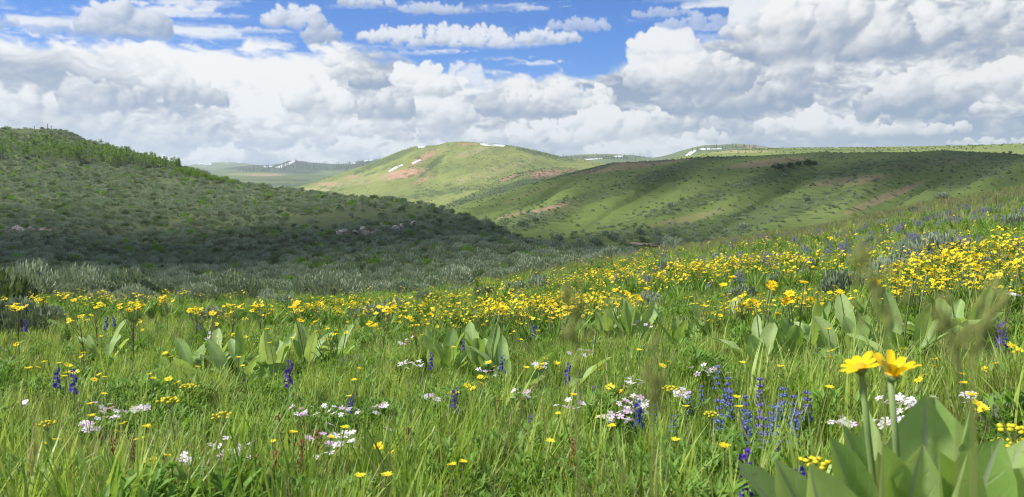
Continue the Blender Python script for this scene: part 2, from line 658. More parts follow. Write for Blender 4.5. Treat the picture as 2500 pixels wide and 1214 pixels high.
class Hill:
    def __init__(self, crest, r0, z0, prof=(1.25, 1.7), fall=.25, noise=(0, 1), spur=None, seed=0, even=False):
        self.even = even
        self.a, self.v, self.d = col_of(crest)
        self.r0, self.z0 = r0, z0
        self.prof, self.fall, self.noise, self.spur, self.seed = prof, fall, noise, spur, seed
        self.zc = self.v * self.d + CZ
        for _ in range(6):                       # the skyline, not the top of the arc, is what the crest list gives
            for i, th in enumerate(self.a):
                r = np.linspace(self.R0(th) + 1, self.d[i] * 1.25, 220)
                z = self._z(np.full(220, th), r)
                self.zc[i] += (self.v[i] - ((z - CZ) / r).max()) * self.d[i]

    def R0(self, th):
        return self.r0(th) if callable(self.r0) else self.r0 + 0 * np.asarray(th)

    def Z0(self, th):
        return self.z0(th) if callable(self.z0) else self.z0 + 0 * np.asarray(th)

    def _z(self, th, r):
        r0, z0 = self.R0(th), self.Z0(th)
        D, zc = np.interp(th, self.a, self.d), np.interp(th, self.a, self.zc)
        t = (r - r0) / np.maximum(D - r0, 1)
        tt = np.clip(t, 0, 1)
        p, q = self.prof
        w = tt * tt * (3 - 2 * tt)
        g = tt ** p * (1 - w) + (1 - (1 - tt) ** q) * w
        over = np.maximum(r - D, 0)
        if self.even:                            # seen height grows evenly: a long slope that steepens away from the eye
            e = ((tt + .012) ** .62 - .012 ** .62) / (1.012 ** .62 - .012 ** .62)
            g = e
            v0, v1 = (z0 - CZ) / r0, (zc - CZ) / D
            base = CZ + (v0 + (v1 - v0) * g) * np.minimum(r, D)
        else:
            base = z0 + (zc - z0) * g
        z = base - self.fall * over ** 2 / (over + .12 * D) - np.maximum(r0 - r, 0) * .5
        return z

    def z(self, x, y):
        x, y = np.asarray(x, float), np.asarray(y, float)
        r, th = np.hypot(x, y), np.arctan2(x, y)
        z = self._z(th, r)
        D, r0 = np.interp(th, self.a, self.d), self.R0(th)
        t = np.clip((r - r0) / np.maximum(D - r0, 1), 0, 1.2)
        env = np.clip(t * 3, 0, 1) * np.clip((1.15 - t) * 2.2, .12, 1)
        amp, sc_ = self.noise
        if amp:
            n = fbm(x / sc_ + self.seed, y / sc_, 0 * x + self.seed * .7, 5, .5) - .5
            z = z + n * amp * env
        if self.spur:
            z = z + self.spur(th, t) * np.clip(t * 2.5, 0, 1) * np.clip((.92 - t) * 2.2, 0, 1)
        return z

    def hit(self, px, py, r_min=None, r_max=None):
        """the point of the near slope seen at a pixel"""
        th, v = ray(px, py)
        D = float(np.interp(th, self.a, self.d))
        r = np.linspace(r_min or float(self.R0(th)), r_max or D * 1.05, 900)
        z = self.z(r * math.sin(th), r * math.cos(th))
        f = (z - CZ) / r - v
        i = np.where(f >= 0)[0]
        i = int(i[0]) if len(i) else int(np.argmax(f))
        return Vector((r[i] * math.sin(th), r[i] * math.cos(th), z[i]))


def meadow_hit(px, py, lift=0.0):
    th, v = ray(px, py)
    De = float(np.interp(th, _ea, _ed))
    r = .9 * (De * 1.1 / .9) ** np.linspace(0, 1, 320)
    z = meadow_z(r * math.sin(th), r * math.cos(th)) + lift
    f = (z - CZ) / r - v
    i = np.where(f >= 0)[0]
    i = int(i[0]) if len(i) else int(np.argmax(f))
    rr, zz = r[i], z[i]
    if 0 < i and f[i] > 0 > f[i - 1]:
        u = f[i - 1] / (f[i - 1] - f[i])
        rr, zz = r[i - 1] + (rr - r[i - 1]) * u, z[i - 1] + (zz - z[i - 1]) * u
    return Vector((rr * math.sin(th), rr * math.cos(th), zz - lift))


def pix(x, y, z):
    """where a point falls in the photograph"""
    c, s = math.cos(PITCH), math.sin(PITCH)
    zz = np.asarray(z, float) - CZ
    fwd = y * c - zz * s
    up = y * s + zz * c
    return W0 / 2 + F * x / fwd, H0 / 2 - F * up / fwd


def _spur(th, t):
    px = W0 / 2 + np.tan(th) * F
    ph = (px - 560 * t - 30) / 330.0
    ph2 = (px - 380 * t + 90) / 145.0
    s = 1 - np.abs(((ph % 1.0) - .55) * 2) ** 1.3
    s2 = np.sin(ph2 * 6.283)
    return 4.0 * (s - .5) + .8 * s2


SAGE = Hill([(-1500, 300, 480), (-400, 302, 430), (0, 313, 400), (110, 315, 390), (160, 321, 380), (200, 338, 370), (250, 353, 360), (300, 367, 345), (380, 390, 325), (450, 411, 300),
             (520, 433, 275), (600, 453, 250), (700, 465, 225), (800, 477, 200), (950, 492, 175), (1050, 509, 155), (1150, 538, 135), (1250, 577, 115), (1350, 603, 100), (1450, 616, 92),
             (1560, 622, 88), (1700, 645, 84), (2600, 700, 84)],
            lambda th: np.interp(th, _ea, _ed) - 4.0,
            lambda th: meadow_polar(th, np.interp(th, _ea, _ed) - 4.0) - .45, (1.15, 1.6), .3, (6.0, 55.0), seed=3, even=True)
GRASSY = Hill([(700, 560, 420), (900, 535, 420), (1050, 514, 430), (1120, 502, 440), (1250, 464, 450), (1380, 427, 455), (1500, 399, 460), (1640, 391, 460), (1800, 381, 460), (2000, 376, 450),
               (2250, 375, 440), (2500, 378, 430), (3000, 382, 420), (4500, 382, 420)], 125.0, ray(1500, 622)[1] * 125 + CZ, (1.2, 1.7), .25, (6.0, 60.0), _spur, seed=8)
ROUND = Hill([(300, 600, 1500), (560, 520, 1500), (640, 492, 1500), (720, 462, 1500), (800, 436, 1500), (900, 402, 1500), (960, 374, 1500), (1010, 357, 1500), (1070, 353, 1500), (1090, 347, 1490), (1140, 344, 1490),
              (1200, 348, 1490), (1260, 357, 1490), (1330, 373, 1490), (1400, 387, 1500), (1480, 398, 1500), (1600, 412, 1500), (1900, 460, 1500)], 950.0, ray(1100, 530)[1] * 950 + CZ, (1.1, 1.7), .22, (44.0, 190.0), seed=5)
KNOLL = Hill([(950, 540, 880), (1080, 505, 880), (1160, 470, 880), (1210, 442, 880), (1260, 422, 880), (1330, 411, 880), (1380, 409, 880), (1405, 414, 880), (1460, 430, 880), (1600, 480, 880)], 640.0,
             ray(1200, 530)[1] * 640 + CZ, (1.1, 1.6), .3, (12.0, 70.0), seed=9)
PLATEAU = Hill([(1500, 420, 1150), (1640, 388, 1150), (1720, 373, 1150), (1800, 365, 1150), (1900, 362, 1150), (2050, 360, 1150), (2200, 357, 1150), (2350, 354, 1150), (2500, 351, 1150), (3200, 345, 1150), (4500, 345, 1150)],
               620.0, ray(1900, 410)[1] * 620 + CZ, (.9, 1.3), .06, (8.0, 120.0), seed=12)
PEAK = Hill([(1450, 430, 2600), (1560, 398, 2600), (1620, 384, 2600), (1680, 367, 2600), (1720, 356, 2600), (1800, 351, 2600), (1840, 354, 2600), (1880, 360, 2600), (1960, 368, 2600), (2100, 390, 2600)], 1900.0,
            ray(1700, 420)[1] * 1900 + CZ, (1.0, 1.7), .2, (30.0, 260.0), seed=14)
WOODED = Hill([(1200, 410, 3100), (1330, 392, 3100), (1380, 381, 3100), (1420, 378, 3100), (1480, 376, 3100), (1540, 379, 3100), (1600, 387, 3100), (1680, 400, 3100), (1800, 420, 3100)], 2300.0,
              ray(1450, 425)[1] * 2300 + CZ, (1.0, 1.7), .2, (24.0, 300.0), seed=15)
FIELDS = Hill([(250, 440, 3000), (480, 428, 3000), (560, 424, 3000), (640, 420, 3000), (720, 423, 3000), (800, 428, 3000), (900, 440, 3000), (1100, 470, 3000)], 1700.0, ray(650, 480)[1] * 1700 + CZ, (1.0, 1.4), .05, (26.0, 240.0), seed=17)
RIDGE = Hill([(420, 430, 4300), (560, 417, 4300), (620, 409, 4300), (680, 404, 4300), (705, 394, 4300), (722, 391, 4300), (760, 397, 4300), (830, 401, 4300), (880, 395, 4300), (920, 388, 4300), (1000, 388, 4300), (1200, 400, 4300)], 3200.0,
             ray(700, 432)[1] * 3200 + CZ, (1.0, 1.6), .2, (95.0, 330.0), seed=19)
FARTHEST = Hill([(150, 425, 6000), (380, 413, 6000), (440, 406, 6000), (480, 399, 6000), (520, 396, 6000), (570, 394, 6000), (620, 402, 6000), (680, 411, 6000), (900, 420, 6000)], 4600.0, ray(550, 430)[1] * 4600 + CZ, (1.0, 1.6), .15, (85.0, 480.0), seed=23)


def ell(px, py, patches):
    m = np.zeros_like(px)
    for (cx, cy, rx, ry, deg, k) in patches:
        a = math.radians(deg)
        dx, dy = px - cx, py - cy
        u = (dx * math.cos(a) - dy * math.sin(a)) / rx
        v = (dx * math.sin(a) + dy * math.cos(a)) / ry
        m = np.maximum(m, k * np.clip(1.6 - 1.1 * np.sqrt(u * u + v * v), 0, 1))
    return m


def hill_object(name, hill, mat, t0=-.05, t1=1.9, nth=360, nr=150, th=(-38, 38), paint=None, label=None):
    """one sheet of land over bearing and distance"""
    A = np.radians(np.linspace(th[0], th[1], nth))
    A = A[(A > hill.a[0]) & (A < hill.a[-1])]
    nth = len(A)
    T = t0 + (t1 - t0) * np.linspace(0, 1, nr) ** 1.25
    r0, D = hill.R0(A), np.interp(A, hill.a, hill.d)
    R = r0[None, :] + T[:, None] * (D - r0)[None, :]
    x, y = R * np.sin(A)[None, :], R * np.cos(A)[None, :]
    z = hill.z(x, y)
    V = np.stack([x, y, z], -1).reshape(-1, 3)
    i = np.arange((nr - 1) * nth).reshape(nr - 1, nth)[:, :-1].ravel()
    Fq = np.stack([i, i + 1, i + nth + 1, i + nth], -1)
    me = mesh_np(name, V, Fq, (mat,))
    px, py = pix(x, y, z)
    for nm in ('soil', 'tan', 'dark'):
        at = me.attributes.new(nm, 'FLOAT', 'POINT')
        val = ell(px, py, (paint or {}).get(nm, [])) if paint else np.zeros(x.shape)
        at.data.foreach_set('value', val.astype(np.float32).ravel())
    o = link(name, me)
    tag(o, label, None, None, 'structure')
    return o


M_SOIL = plain('meadow_soil', (.055, .062, .022), .95, .45, 3.0, .4)
M_SAGEG = hill_mat('sage_hill_ground', (.11, .145, .055), (.095, .115, .055), (.07, .085, .04), (.40, .30, .24), (.22, .215, .085), .05, .5, .8, .3)
M_GRASSY = hill_mat('grassy_hill', (.125, .175, .045), (.155, .20, .058), (.080, .115, .040), (.30, .20, .13), (.25, .215, .105), .018, .35, .8, .6, (.035, .055, .022), .22)
M_ROUND = hill_mat('round_hill', (.23, .26, .075), (.175, .21, .062), (.085, .12, .045), (.46, .26, .185), (.36, .32, .16), .011, .07, .9, 3.5, (.07, .11, .035), .045)
M_KNOLL = hill_mat('knoll', (.15, .18, .06), (.10, .13, .045), (.06, .085, .035), (.30, .185, .13), (.26, .22, .12), .02, .10, .9, 2.5)
M_PLATEAU = hill_mat('plateau', (.22, .27, .075), (.17, .215, .065), (.08, .12, .035), (.40, .3, .2), (.33, .31, .15), .012, .07, .8, 2.0, (.075, .12, .035), .05)
M_FAR = hill_mat('far_hill', (.15, .19, .07), (.11, .15, .06), (.028, .048, .030), (.34, .25, .18), (.26, .24, .13), .006, .03, .8, 6.0)
M_FAR2 = hill_mat('far_fields_ground', (.14, .18, .06), (.10, .14, .05), (.055, .085, .035), (.40, .25, .18), (.26, .25, .11), .004, .03, .8, 6.0)


def build_land():
    # meadow: all round the camera, finer near it
    A = np.radians(np.concatenate([np.linspace(-180, -42, 60)[:-1], np.linspace(-42, 42, 240), np.linspace(42, 180, 60)[1:]]))
    Rr = np.concatenate([[0.02], .3 * (110 / .3) ** np.linspace(0, 1, 150)])
    RR, AA = np.meshgrid(Rr, A, indexing='ij')
    x, y = RR * np.sin(AA), RR * np.cos(AA)
    z = meadow_z(x, y)
    back = np.clip((np.abs(AA) - 1.0) / .6, 0, 1)
    z = z * (1 - back) + (-.02 * RR) * back
    nr, nth = x.shape
    i = np.arange((nr - 1) * nth).reshape(nr - 1, nth)[:, :-1].ravel()
    o = link('meadow', mesh_np('meadow', np.stack([x, y, z], -1).reshape(-1, 3), np.stack([i, i + 1, i + nth + 1, i + nth], -1), (M_SOIL,)))
    tag(o, 'sloping meadow ground under the grass and flowers', None, None, 'structure')
    # valley floor and plain to the horizon
    A = np.radians(np.linspace(-180, 180, 181))
    Rr = np.concatenate([[1.0], 60 * (9000 / 60) ** np.linspace(0, 1, 50)])
    RR, AA = np.meshgrid(Rr, A, indexing='ij')
    x, y = RR * np.sin(AA), RR * np.cos(AA)
    z = -22 - 45 * sstep(RR, 150, 900)
    nr, nth = x.shape
    i = np.arange((nr - 1) * nth).reshape(nr - 1, nth)[:, :-1].ravel()
    me = mesh_np('ground', np.stack([x, y, z], -1).reshape(-1, 3), np.stack([i, i + 1, i + nth + 1, i + nth], -1), (M_FAR2,))
    tag(link('ground', me), 'green valley floor between the hills', None, None, 'structure')
    hill_object('sagebrush_hill', SAGE, M_SAGEG, -.02, 1.7, 420, 200, paint=dict(
        tan=[(500, 545, 620, 22, 3, .35), (150, 560, 160, 12, 0, .4)],
        soil=[(70, 562, 60, 6, 4, .55), (880, 567, 60, 8, 3, .6), (960, 560, 16, 9, 0, .5)],
        dark=[(650, 590, 700, 26, 0, .65), (300, 345, 400, 40, -12, .5)]), label='dark sagebrush covered hillside falling to the valley')
    hill_object('grassy_hill', GRASSY, M_GRASSY, -.1, 1.8, 420, 200, paint=dict(
        tan=[(1560, 400, 190, 12, 8, .75), (1880, 397, 120, 10, 6, .75), (2080, 440, 130, 16, 6, .55), (1350, 515, 90, 16, 14, .6), (2160, 482, 110, 9, 22, .95), (1600, 555, 260, 14, 14, .5), (2260, 400, 160, 12, 4, .45), (1700, 480, 90, 14, 15, .4), (1300, 470, 130, 8, 20, .4)],
        soil=[(1340, 508, 60, 6, 14, .62), (1250, 525, 50, 5, 14, .55), (2200, 472, 40, 4, 24, .5), (2350, 385, 50, 4, 0, .4)],
        dark=[(1480, 470, 330, 16, 18, .75), (1260, 548, 180, 22, 14, .7), (1780, 465, 330, 18, 18, .62), (2150, 410, 360, 16, 6, .45), (1450, 405, 140, 7, 16, .75), (1800, 540, 320, 26, 14, .75), (1480, 580, 240, 18, 8, .65), (1960, 402, 60, 14, 8, .6)]),
        label='green grassy hillside with spurs and dry patches')
    hill_object('round_hill', ROUND, M_ROUND, -.05, 1.6, 360, 180, (-24, 14), paint=dict(
        soil=[(985, 425, 56, 13, 10, .62), (1035, 385, 46, 9, 28, .56), (1030, 440, 44, 7, 18, .45), (1140, 352, 28, 4, 0, .5), (800, 450, 30, 6, 0, .5), (860, 432, 26, 5, 10, .5)],
        tan=[(880, 440, 150, 18, 10, .45), (1200, 420, 160, 20, 16, .4), (1150, 372, 60, 10, 20, .5), (760, 465, 60, 8, 0, .6)],
        dark=[(940, 392, 90, 9, 22, .75), (1060, 400, 50, 8, 40, .7), (1330, 378, 100, 7, -12, .55), (1080, 470, 140, 9, 8, .6), (930, 415, 60, 5, 20, .5)]), label='rounded green hill in sunlight with red bare slopes')
    hill_object('knoll', KNOLL, M_KNOLL, -.05, 1.6, 160, 120, (-10, 12), paint=dict(
        soil=[(1330, 424, 52, 11, 6, .55), (1240, 432, 36, 7, 22, .6), (1180, 452, 26, 7, 30, .5), (1390, 416, 20, 6, 0, .5)], dark=[(1280, 450, 120, 14, 14, .75), (1200, 480, 140, 12, 10, .6)]), label='low knoll with a red eroded face')
    hill_object('plateau', PLATEAU, M_PLATEAU, -.05, 3.0, 260, 90, (6, 38), paint=dict(tan=[(1800, 370, 120, 5, 0, .6), (2300, 362, 260, 4, 0, .4)], dark=[(2020, 366, 260, 3, 0, .5)]), label='flat sunlit grassland above the right hill')
    hill_object('bare_peak', PEAK, M_FAR, -.05, 1.6, 120, 80, (4, 26), paint=dict(tan=[(1840, 360, 50, 6, -12, .8)], dark=[(1780, 358, 60, 6, 0, .35)]), label='pale green rise with a snow streak on the skyline')
    hill_object('wooded_rise', WOODED, M_FAR, -.05, 1.6, 120, 80, (0, 18), paint=dict(dark=[(1480, 384, 150, 5, 0, .5)]), label='low far rise dotted with conifers and snow')
    hill_object('far_fields', FIELDS, M_FAR2, -.05, 1.5, 140, 90, (-28, -3), paint=dict(soil=[(650, 428, 50, 2.5, 0, .62)], tan=[(620, 426, 90, 4, 0, .6)], dark=[(660, 452, 160, 6, 0, .7), (720, 440, 100, 3, 0, .5)]), label='far green benchland in the gap between hills')
    hill_object('wooded_ridge', RIDGE, M_FAR, -.05, 1.6, 200, 80, (-25, -1), paint=dict(dark=[(650, 413, 110, 7, -4, 1.4), (775, 404, 100, 11, 0, 1.5), (880, 401, 80, 8, 0, 1.3)]), label='far ridge with dark conifers and snow streaks')
    hill_object('farthest_hill', FARTHEST, M_FAR, -.05, 1.6, 140, 70, (-30, -9), paint=dict(tan=[(560, 397, 60, 3, 0, .5)], dark=[(470, 415, 80, 4, 0, .5)]), label='farthest bluish hill with two snow patches')


build_land()
# ------------------------------------------------------------------ plant materials
def S3(*cs):
    n = len(cs)
    return [(i / (n - 1) if n > 1 else 0.0, c) for i, c in enumerate(cs)]


M_GRASS = foliage('grass_blade', S3((.095, .185, .028), (.20, .33, .045), (.34, .47, .085), (.45, .56, .14), (.28, .40, .14)), .42, .42, .45, .9, .3, .9, 34.0)
M_GRASSB = foliage('grass_blade_blue', S3((.11, .19, .07), (.20, .30, .13), (.31, .40, .20)), .4, .45, .4, .7, .3, .9, 34.0)
M_GRASSD = foliage('grass_dry', S3((.42, .36, .20), (.30, .29, .13), (.24, .17, .09)), .3, .6)
M_FORB = foliage('forb_leaf', S3((.10, .21, .032), (.18, .33, .05), (.24, .38, .075)), .4, .5, .5, .8)
M_BALSAM = foliage('balsam_leaf', S3((.20, .32, .085), (.26, .37, .13), (.31, .41, .17)), .30, .55, 0, 1, .3, .5, 40.0)


def leaf_mat(name, stops):
    """big leaf: pale side veins, blotches, a dry tip; 'along' and 'across' run over each leaf"""
    m, g = new_mat(name)
    r = g.n('ShaderNodeObjectInfo').outputs['Random']
    al = g.n('ShaderNodeAttribute', attribute_name='along').outputs['Fac']
    ac = g.n('ShaderNodeAttribute', attribute_name='across').outputs['Fac']
    pos = g.n('ShaderNodeTexCoord').outputs['Object']
    n = g.noise(pos, 34.0, 5.0, .65)
    f = g.m('ADD', r, g.mul(g.sub(n, .5), .9), clamp=True)
    c = g.ramp(f, stops)
    w = g.m('SINE', g.mul(g.add(g.sub(al, g.mul(ac, .16)), g.mul(n, .02)), 82.0))
    vein = g.mul(g.rng(w, .80, 1.0), g.rng(ac, 1.0, .1))
    c = g.mix(g.mul(vein, .45), c, (.42, .50, .28))
    c = g.mix(g.rng(g.add(al, g.mul(n, .10)), 1.03, 1.09, 0, .7), c, (.36, .30, .12))
    c = g.mix(g.rng(g.noise(pos, 90.0, 2.0), .68, .74, 0, .6), c, (.30, .30, .12))
    p = g.n('ShaderNodeBsdfPrincipled')
    g.put(p.inputs['Base Color'], c)
    p.inputs['Roughness'].default_value = .5
    p.inputs['Specular IOR Level'].default_value = .35
    b = g.n('ShaderNodeBump')
    b.inputs['Strength'].default_value = .5
    b.inputs['Distance'].default_value = .002
    g.put(b.inputs['Height'], g.add(g.mul(vein, -.6), n))
    g.put(p.inputs['Normal'], b.outputs[0])
    t = g.n('ShaderNodeBsdfTranslucent')
    g.put(t.inputs[0], g.mix(1.0, c, (1.25, 1.2, .6), 'MULTIPLY'))
    ms = g.n('ShaderNodeMixShader')
    ms.inputs[0].default_value = .42
    g.put(ms.inputs[1], p.outputs[0])
    g.put(ms.inputs[2], t.outputs[0])
    finish(g, ms.outputs[0])
    return m


M_BLEAF = leaf_mat('balsam_blade', S3((.25, .40, .10), (.33, .48, .15), (.42, .56, .22)))
M_STEM = foliage('green_stem', S3((.17, .22, .08), (.25, .29, .12)), .15, .6)
M_STEMD = foliage('dark_stem', S3((.12, .085, .05), (.17, .13, .06)), .0, .7)
M_YEL = foliage('yellow_petal', S3((.88, .68, .015), (.92, .76, .02), (.92, .80, .05)), .3, .5)
M_YELB = foliage('golden_petal', S3((.90, .60, .008), (.93, .68, .012)), .3, .5)
M_DISC = foliage('orange_disc', S3((.62, .32, .015), (.72, .44, .02)), .0, .8)
M_UMB = foliage('umbel_yellow', S3((.55, .52, .03), (.68, .60, .03)), .2, .6)
M_BLUE = foliage('larkspur_blue', S3((.055, .045, .50), (.085, .06, .60), (.12, .06, .45)), .25, .55)
M_PEN = foliage('penstemon_blue', S3((.15, .20, .60), (.19, .25, .66), (.24, .20, .58)), .25, .55)
M_CALYX = foliage('calyx_dark', S3((.09, .07, .10), (.13, .10, .12)), .1, .7)
M_LUP = foliage('lupine_violet', S3((.20, .19, .40), (.25, .24, .44), (.30, .27, .42)), .25, .6)
M_WHITE = foliage('phlox_white', S3((.80, .76, .82), (.82, .80, .83)), .3, .6)
M_PINK = foliage('phlox_pink', S3((.66, .44, .70), (.76, .60, .78)), .3, .6)
M_SAGE = foliage('sage_leaf', S3((.145, .195, .11), (.24, .305, .195), (.34, .405, .29), (.175, .245, .11), (.28, .34, .235)), .18, .7, .45, .05, .15)
M_SAGED = foliage('dark_shrub_leaf', S3((.085, .13, .045), (.115, .165, .06)), .2, .7)
M_WOOD = plain('sage_wood', (.13, .10, .075), .9, .3, 12.0)
M_ASPEN = foliage('aspen_leaf', S3((.13, .24, .035), (.18, .31, .045), (.24, .37, .065)), .35, .55, .3, .05)
M_ASPENT = plain('aspen_bark', (.46, .44, .36), .8, .35, 3.0)
M_FIR = foliage('fir_needle', S3((.022, .045, .028), (.035, .062, .035)), .1, .8)
M_FIRT = plain('fir_bark', (.09, .07, .05), .9, .2, 3.0)
M_SORREL = foliage('sorrel_seed', S3((.36, .15, .06), (.42, .21, .09)), .25, .7)
M_PANICLE = foliage('panicle', S3((.26, .31, .09), (.33, .36, .11)), .25, .7)
M_SNOW = plain('old_snow', (.62, .64, .67), .6, .06, .05, .2)
M_ROCK = plain('pale_rock', (.50, .45, .37), .9, .3, 2.0, .6)
M_POST = plain('grey_wood', (.16, .14, .12), .9, .3, 6.0)


# ------------------------------------------------------------------ shapes of leaves, petals, blades
def bend_line(p, yaw, lean0, lean1, L, n):
    """points along a stalk that leans over as it grows"""
    pts = [p.copy()]
    d = Vector((math.sin(yaw), math.cos(yaw), 0))
    for i in range(n):
        a = lean0 + (lean1 - lean0) * (i + .5) / n
        pts.append(pts[-1] + (UP * math.cos(a) + d * math.sin(a)) * (L / n))
    return pts


def blade(mb, p, yaw, lean0, lean1, L, w, n=4, m=0):
    pts = bend_line(p, yaw, lean0, lean1, L, n)
    s = Vector((math.cos(yaw), -math.sin(yaw), 0))
    ww = [w * (.75 + .25 * math.sin(i / n * 3.1)) * (1 - (i / n) ** 2.2) + w * .04 for i in range(n + 1)]
    mb.strip(pts, [s] * (n + 1), ww, m)


def leaf(mb, p, yaw, lean0, lean1, L, w, n=6, m=0, fold=.35, petiole=.25, wav=0.0, rg=None, twist=0.0):
    pts = bend_line(p, yaw, lean0, lean1, L, n)
    d = Vector((math.sin(yaw), math.cos(yaw), 0))
    sides, ws, nn = [], [], []
    for i in range(n + 1):
        a = lean0 + (lean1 - lean0) * i / n
        t = UP * math.cos(a) + d * math.sin(a)
        s = Vector((math.cos(yaw), -math.sin(yaw), 0))
        nrm = t.cross(s).normalized() * -1
        if nrm.z < 0 and a < 1.5: nrm = -nrm
        tw = twist * i / n
        s, nrm = s * math.cos(tw) + nrm * math.sin(tw), nrm * math.cos(tw) - s * math.sin(tw)
        u = i / n
        if u < petiole:
            x = .10 + .05 * u
        else:
            q = (u - petiole) / (1 - petiole)
            x = (math.sin(min(1, q * 3.2 + .25) * math.pi / 2)) * (1 - q ** 1.9) + .02
        if rg: x *= 1 + rg.uniform(-wav, wav)
        sides.append(s); ws.append(w * x); nn.append(nrm)
    mb.strip(pts, sides, ws, m, fold, nn)


def daisy(mb, c, axis, R, n, mp, md, rg, cup=.25, disc=.30, tri=False, drop=.15):
    """ray flower: petals round a domed disc"""
    axis = axis.normalized()
    a = axis.orthogonal().normalized()
    b = axis.cross(a)
    o = rg.uniform(0, 6)
    for k in range(n):
        q = o + 2 * math.pi * (k + rg.uniform(-.18, .18)) / n
        d = a * math.cos(q) + b * math.sin(q)
        s = axis.cross(d)
        Rk = R * rg.uniform(.85, 1.1)
        ck = cup + rg.uniform(-drop, drop)
        w = R * .62 * math.pi / n * 1.15
        p0 = c + d * R * disc * .7
        p1 = c + d * Rk * .62 + axis * (ck * Rk * .55)
        p2 = c + d * Rk + axis * (ck * Rk * .8)
        i = len(mb.v)
        if tri:
            mb.v += [p0, p1 - s * w, p2, p1 + s * w]
            mb.face((i, i + 1, i + 2, i + 3), mp)
        else:
            q0 = len(mb.v)
            rows = [(disc * .7, .30, 0.0), (.36, .78, ck * .30), (.62, .95, ck * .55), (.86, .72, ck * .74), (1.0, .30, ck * .78)]
            for (u, ww, hh) in rows:
                pc = c + d * (Rk * u) + axis * (hh * Rk)
                kk = w * ww * rg.uniform(.9, 1.05)
                mb.v += [pc - s * kk, pc - s * kk * .4 - axis * R * .025, pc + s * kk * .4 - axis * R * .01, pc + s * kk]
            for ri in range(4):
                for cj in range(3):
                    z0 = q0 + ri * 4 + cj
                    mb.face((z0, z0 + 1, z0 + 5, z0 + 4), mp)
    i = len(mb.v)
    sg = 5 if tri else 8
    for h, r in ((0, disc), (.12, disc * .75)):
        for k in range(sg):
            q = 2 * math.pi * k / sg
            mb.v.append(c + (a * math.cos(q) + b * math.sin(q)) * R * r + axis * R * (h + .02))
    mb.v.append(c + axis * R * .19)
    for k in range(sg):
        k2 = (k + 1) % sg
        mb.face((i + k, i + k2, i + sg + k2, i + sg + k), md)
        mb.face((i + sg + k, i + sg + k2, i + 2 * sg), md)


def phlox_flower(mb, c, axis, R, m, rg):
    axis = axis.normalized()
    a = axis.orthogonal().normalized()
    b = axis.cross(a)
    o = rg.uniform(0, 6)
    for k in range(5):
        q = o + 2 * math.pi * k / 5
        d = a * math.cos(q) + b * math.sin(q)
        s = axis.cross(d)
        t = rg.uniform(-.15, .25)
        i = len(mb.v)
        for u, w in ((.08, .05), (.45, .24), (.8, .33), (1.0, .2)):
            p = c + d * (R * u) + axis * (R * t * u)
            mb.v += [p - s * R * w, p + s * R * w]
        for j in (0, 2, 4):
            mb.face((i + j, i + j + 1, i + j + 3, i + j + 2), m)


# ------------------------------------------------------------------ masses that nobody could count: points that carry a plant each
def scatter_object(name, label, pts, rots, scales, idx, variants):
    """one object whose vertices each carry one of the variants"""
    me = bpy.data.meshes.new(name)
    me.vertices.add(len(pts))
    me.vertices.foreach_set('co', np.asarray(pts, np.float32).ravel())
    at = me.attributes.new('rot', 'FLOAT_VECTOR', 'POINT')
    at.data.foreach_set('vector', np.asarray(rots, np.float32).ravel())
    at = me.attributes.new('scl', 'FLOAT', 'POINT')
    at.data.foreach_set('value', np.asarray(scales, np.float32))
    at = me.attributes.new('idx', 'INT', 'POINT')
    at.data.foreach_set('value', np.asarray(idx, np.int32))
    me.update()
    ob = link(name, me)
    tag(ob, label, None, None, 'stuff')
    ng = bpy.data.node_groups.new(name + '_spread', 'GeometryNodeTree')
    ng.interface.new_socket('Geometry', in_out='INPUT', socket_type='NodeSocketGeometry')
    ng.interface.new_socket('Geometry', in_out='OUTPUT', socket_type='NodeSocketGeometry')
    N, Lk = ng.nodes, ng.links
    gi, go = N.new('NodeGroupInput'), N.new('NodeGroupOutput')
    join = N.new('GeometryNodeJoinGeometry')

    def named(nm, typ):
        a = N.new('GeometryNodeInputNamedAttribute')
        a.data_type = typ
        a.inputs['Name'].default_value = nm
        return a.outputs['Attribute']
    rot, scl, ix = named('rot', 'FLOAT_VECTOR'), named('scl', 'FLOAT'), named('idx', 'INT')
    e2r = N.new('FunctionNodeEulerToRotation')
    Lk.new(rot, e2r.inputs[0])
    for k, src in enumerate(variants):
        cmp_ = N.new('FunctionNodeCompare')
        cmp_.data_type = 'INT'
        cmp_.operation = 'EQUAL'
        ins = [s for s in cmp_.inputs if s.type == 'INT']
        Lk.new(ix, ins[0])
        ins[1].default_value = k
        oi = N.new('GeometryNodeObjectInfo')
        oi.inputs['Object'].default_value = src
        iop = N.new('GeometryNodeInstanceOnPoints')
        Lk.new(gi.outputs[0], iop.inputs['Points'])
        Lk.new(cmp_.outputs[0], iop.inputs['Selection'])
        Lk.new(oi.outputs['Geometry'], iop.inputs['Instance'])
        Lk.new(e2r.outputs[0], iop.inputs['Rotation'])
        Lk.new(scl, iop.inputs['Scale'])
        Lk.new(iop.outputs[0], join.inputs[0])
    Lk.new(join.outputs[0], go.inputs[0])
    md = ob.modifiers.new('spread', 'NODES')
    md.node_group = ng
    return ob


def source(name, me):
    """a plant that only the masses use; not placed in the scene itself"""
    return bpy.data.objects.new(name, me)


def polar_points(n, th0, th1, r0, r1, power=2.0):
    th = np.radians(NPR.uniform(th0, th1, n))
    u = NPR.rand(n)
    r = (r0 ** power + u * (r1 ** power - r0 ** power)) ** (1 / power)
    return r * np.sin(th), r * np.cos(th), r, th


def upright(n, tilt=.12):
    return np.stack([NPR.normal(0, tilt, n), NPR.normal(0, tilt, n), NPR.uniform(0, 6.283, n)], -1)


def in_meadow(x, y, slack=0.0):
    r, th = np.hypot(x, y), np.arctan2(x, y)
    return r < np.interp(th, _ea, _ed) + slack


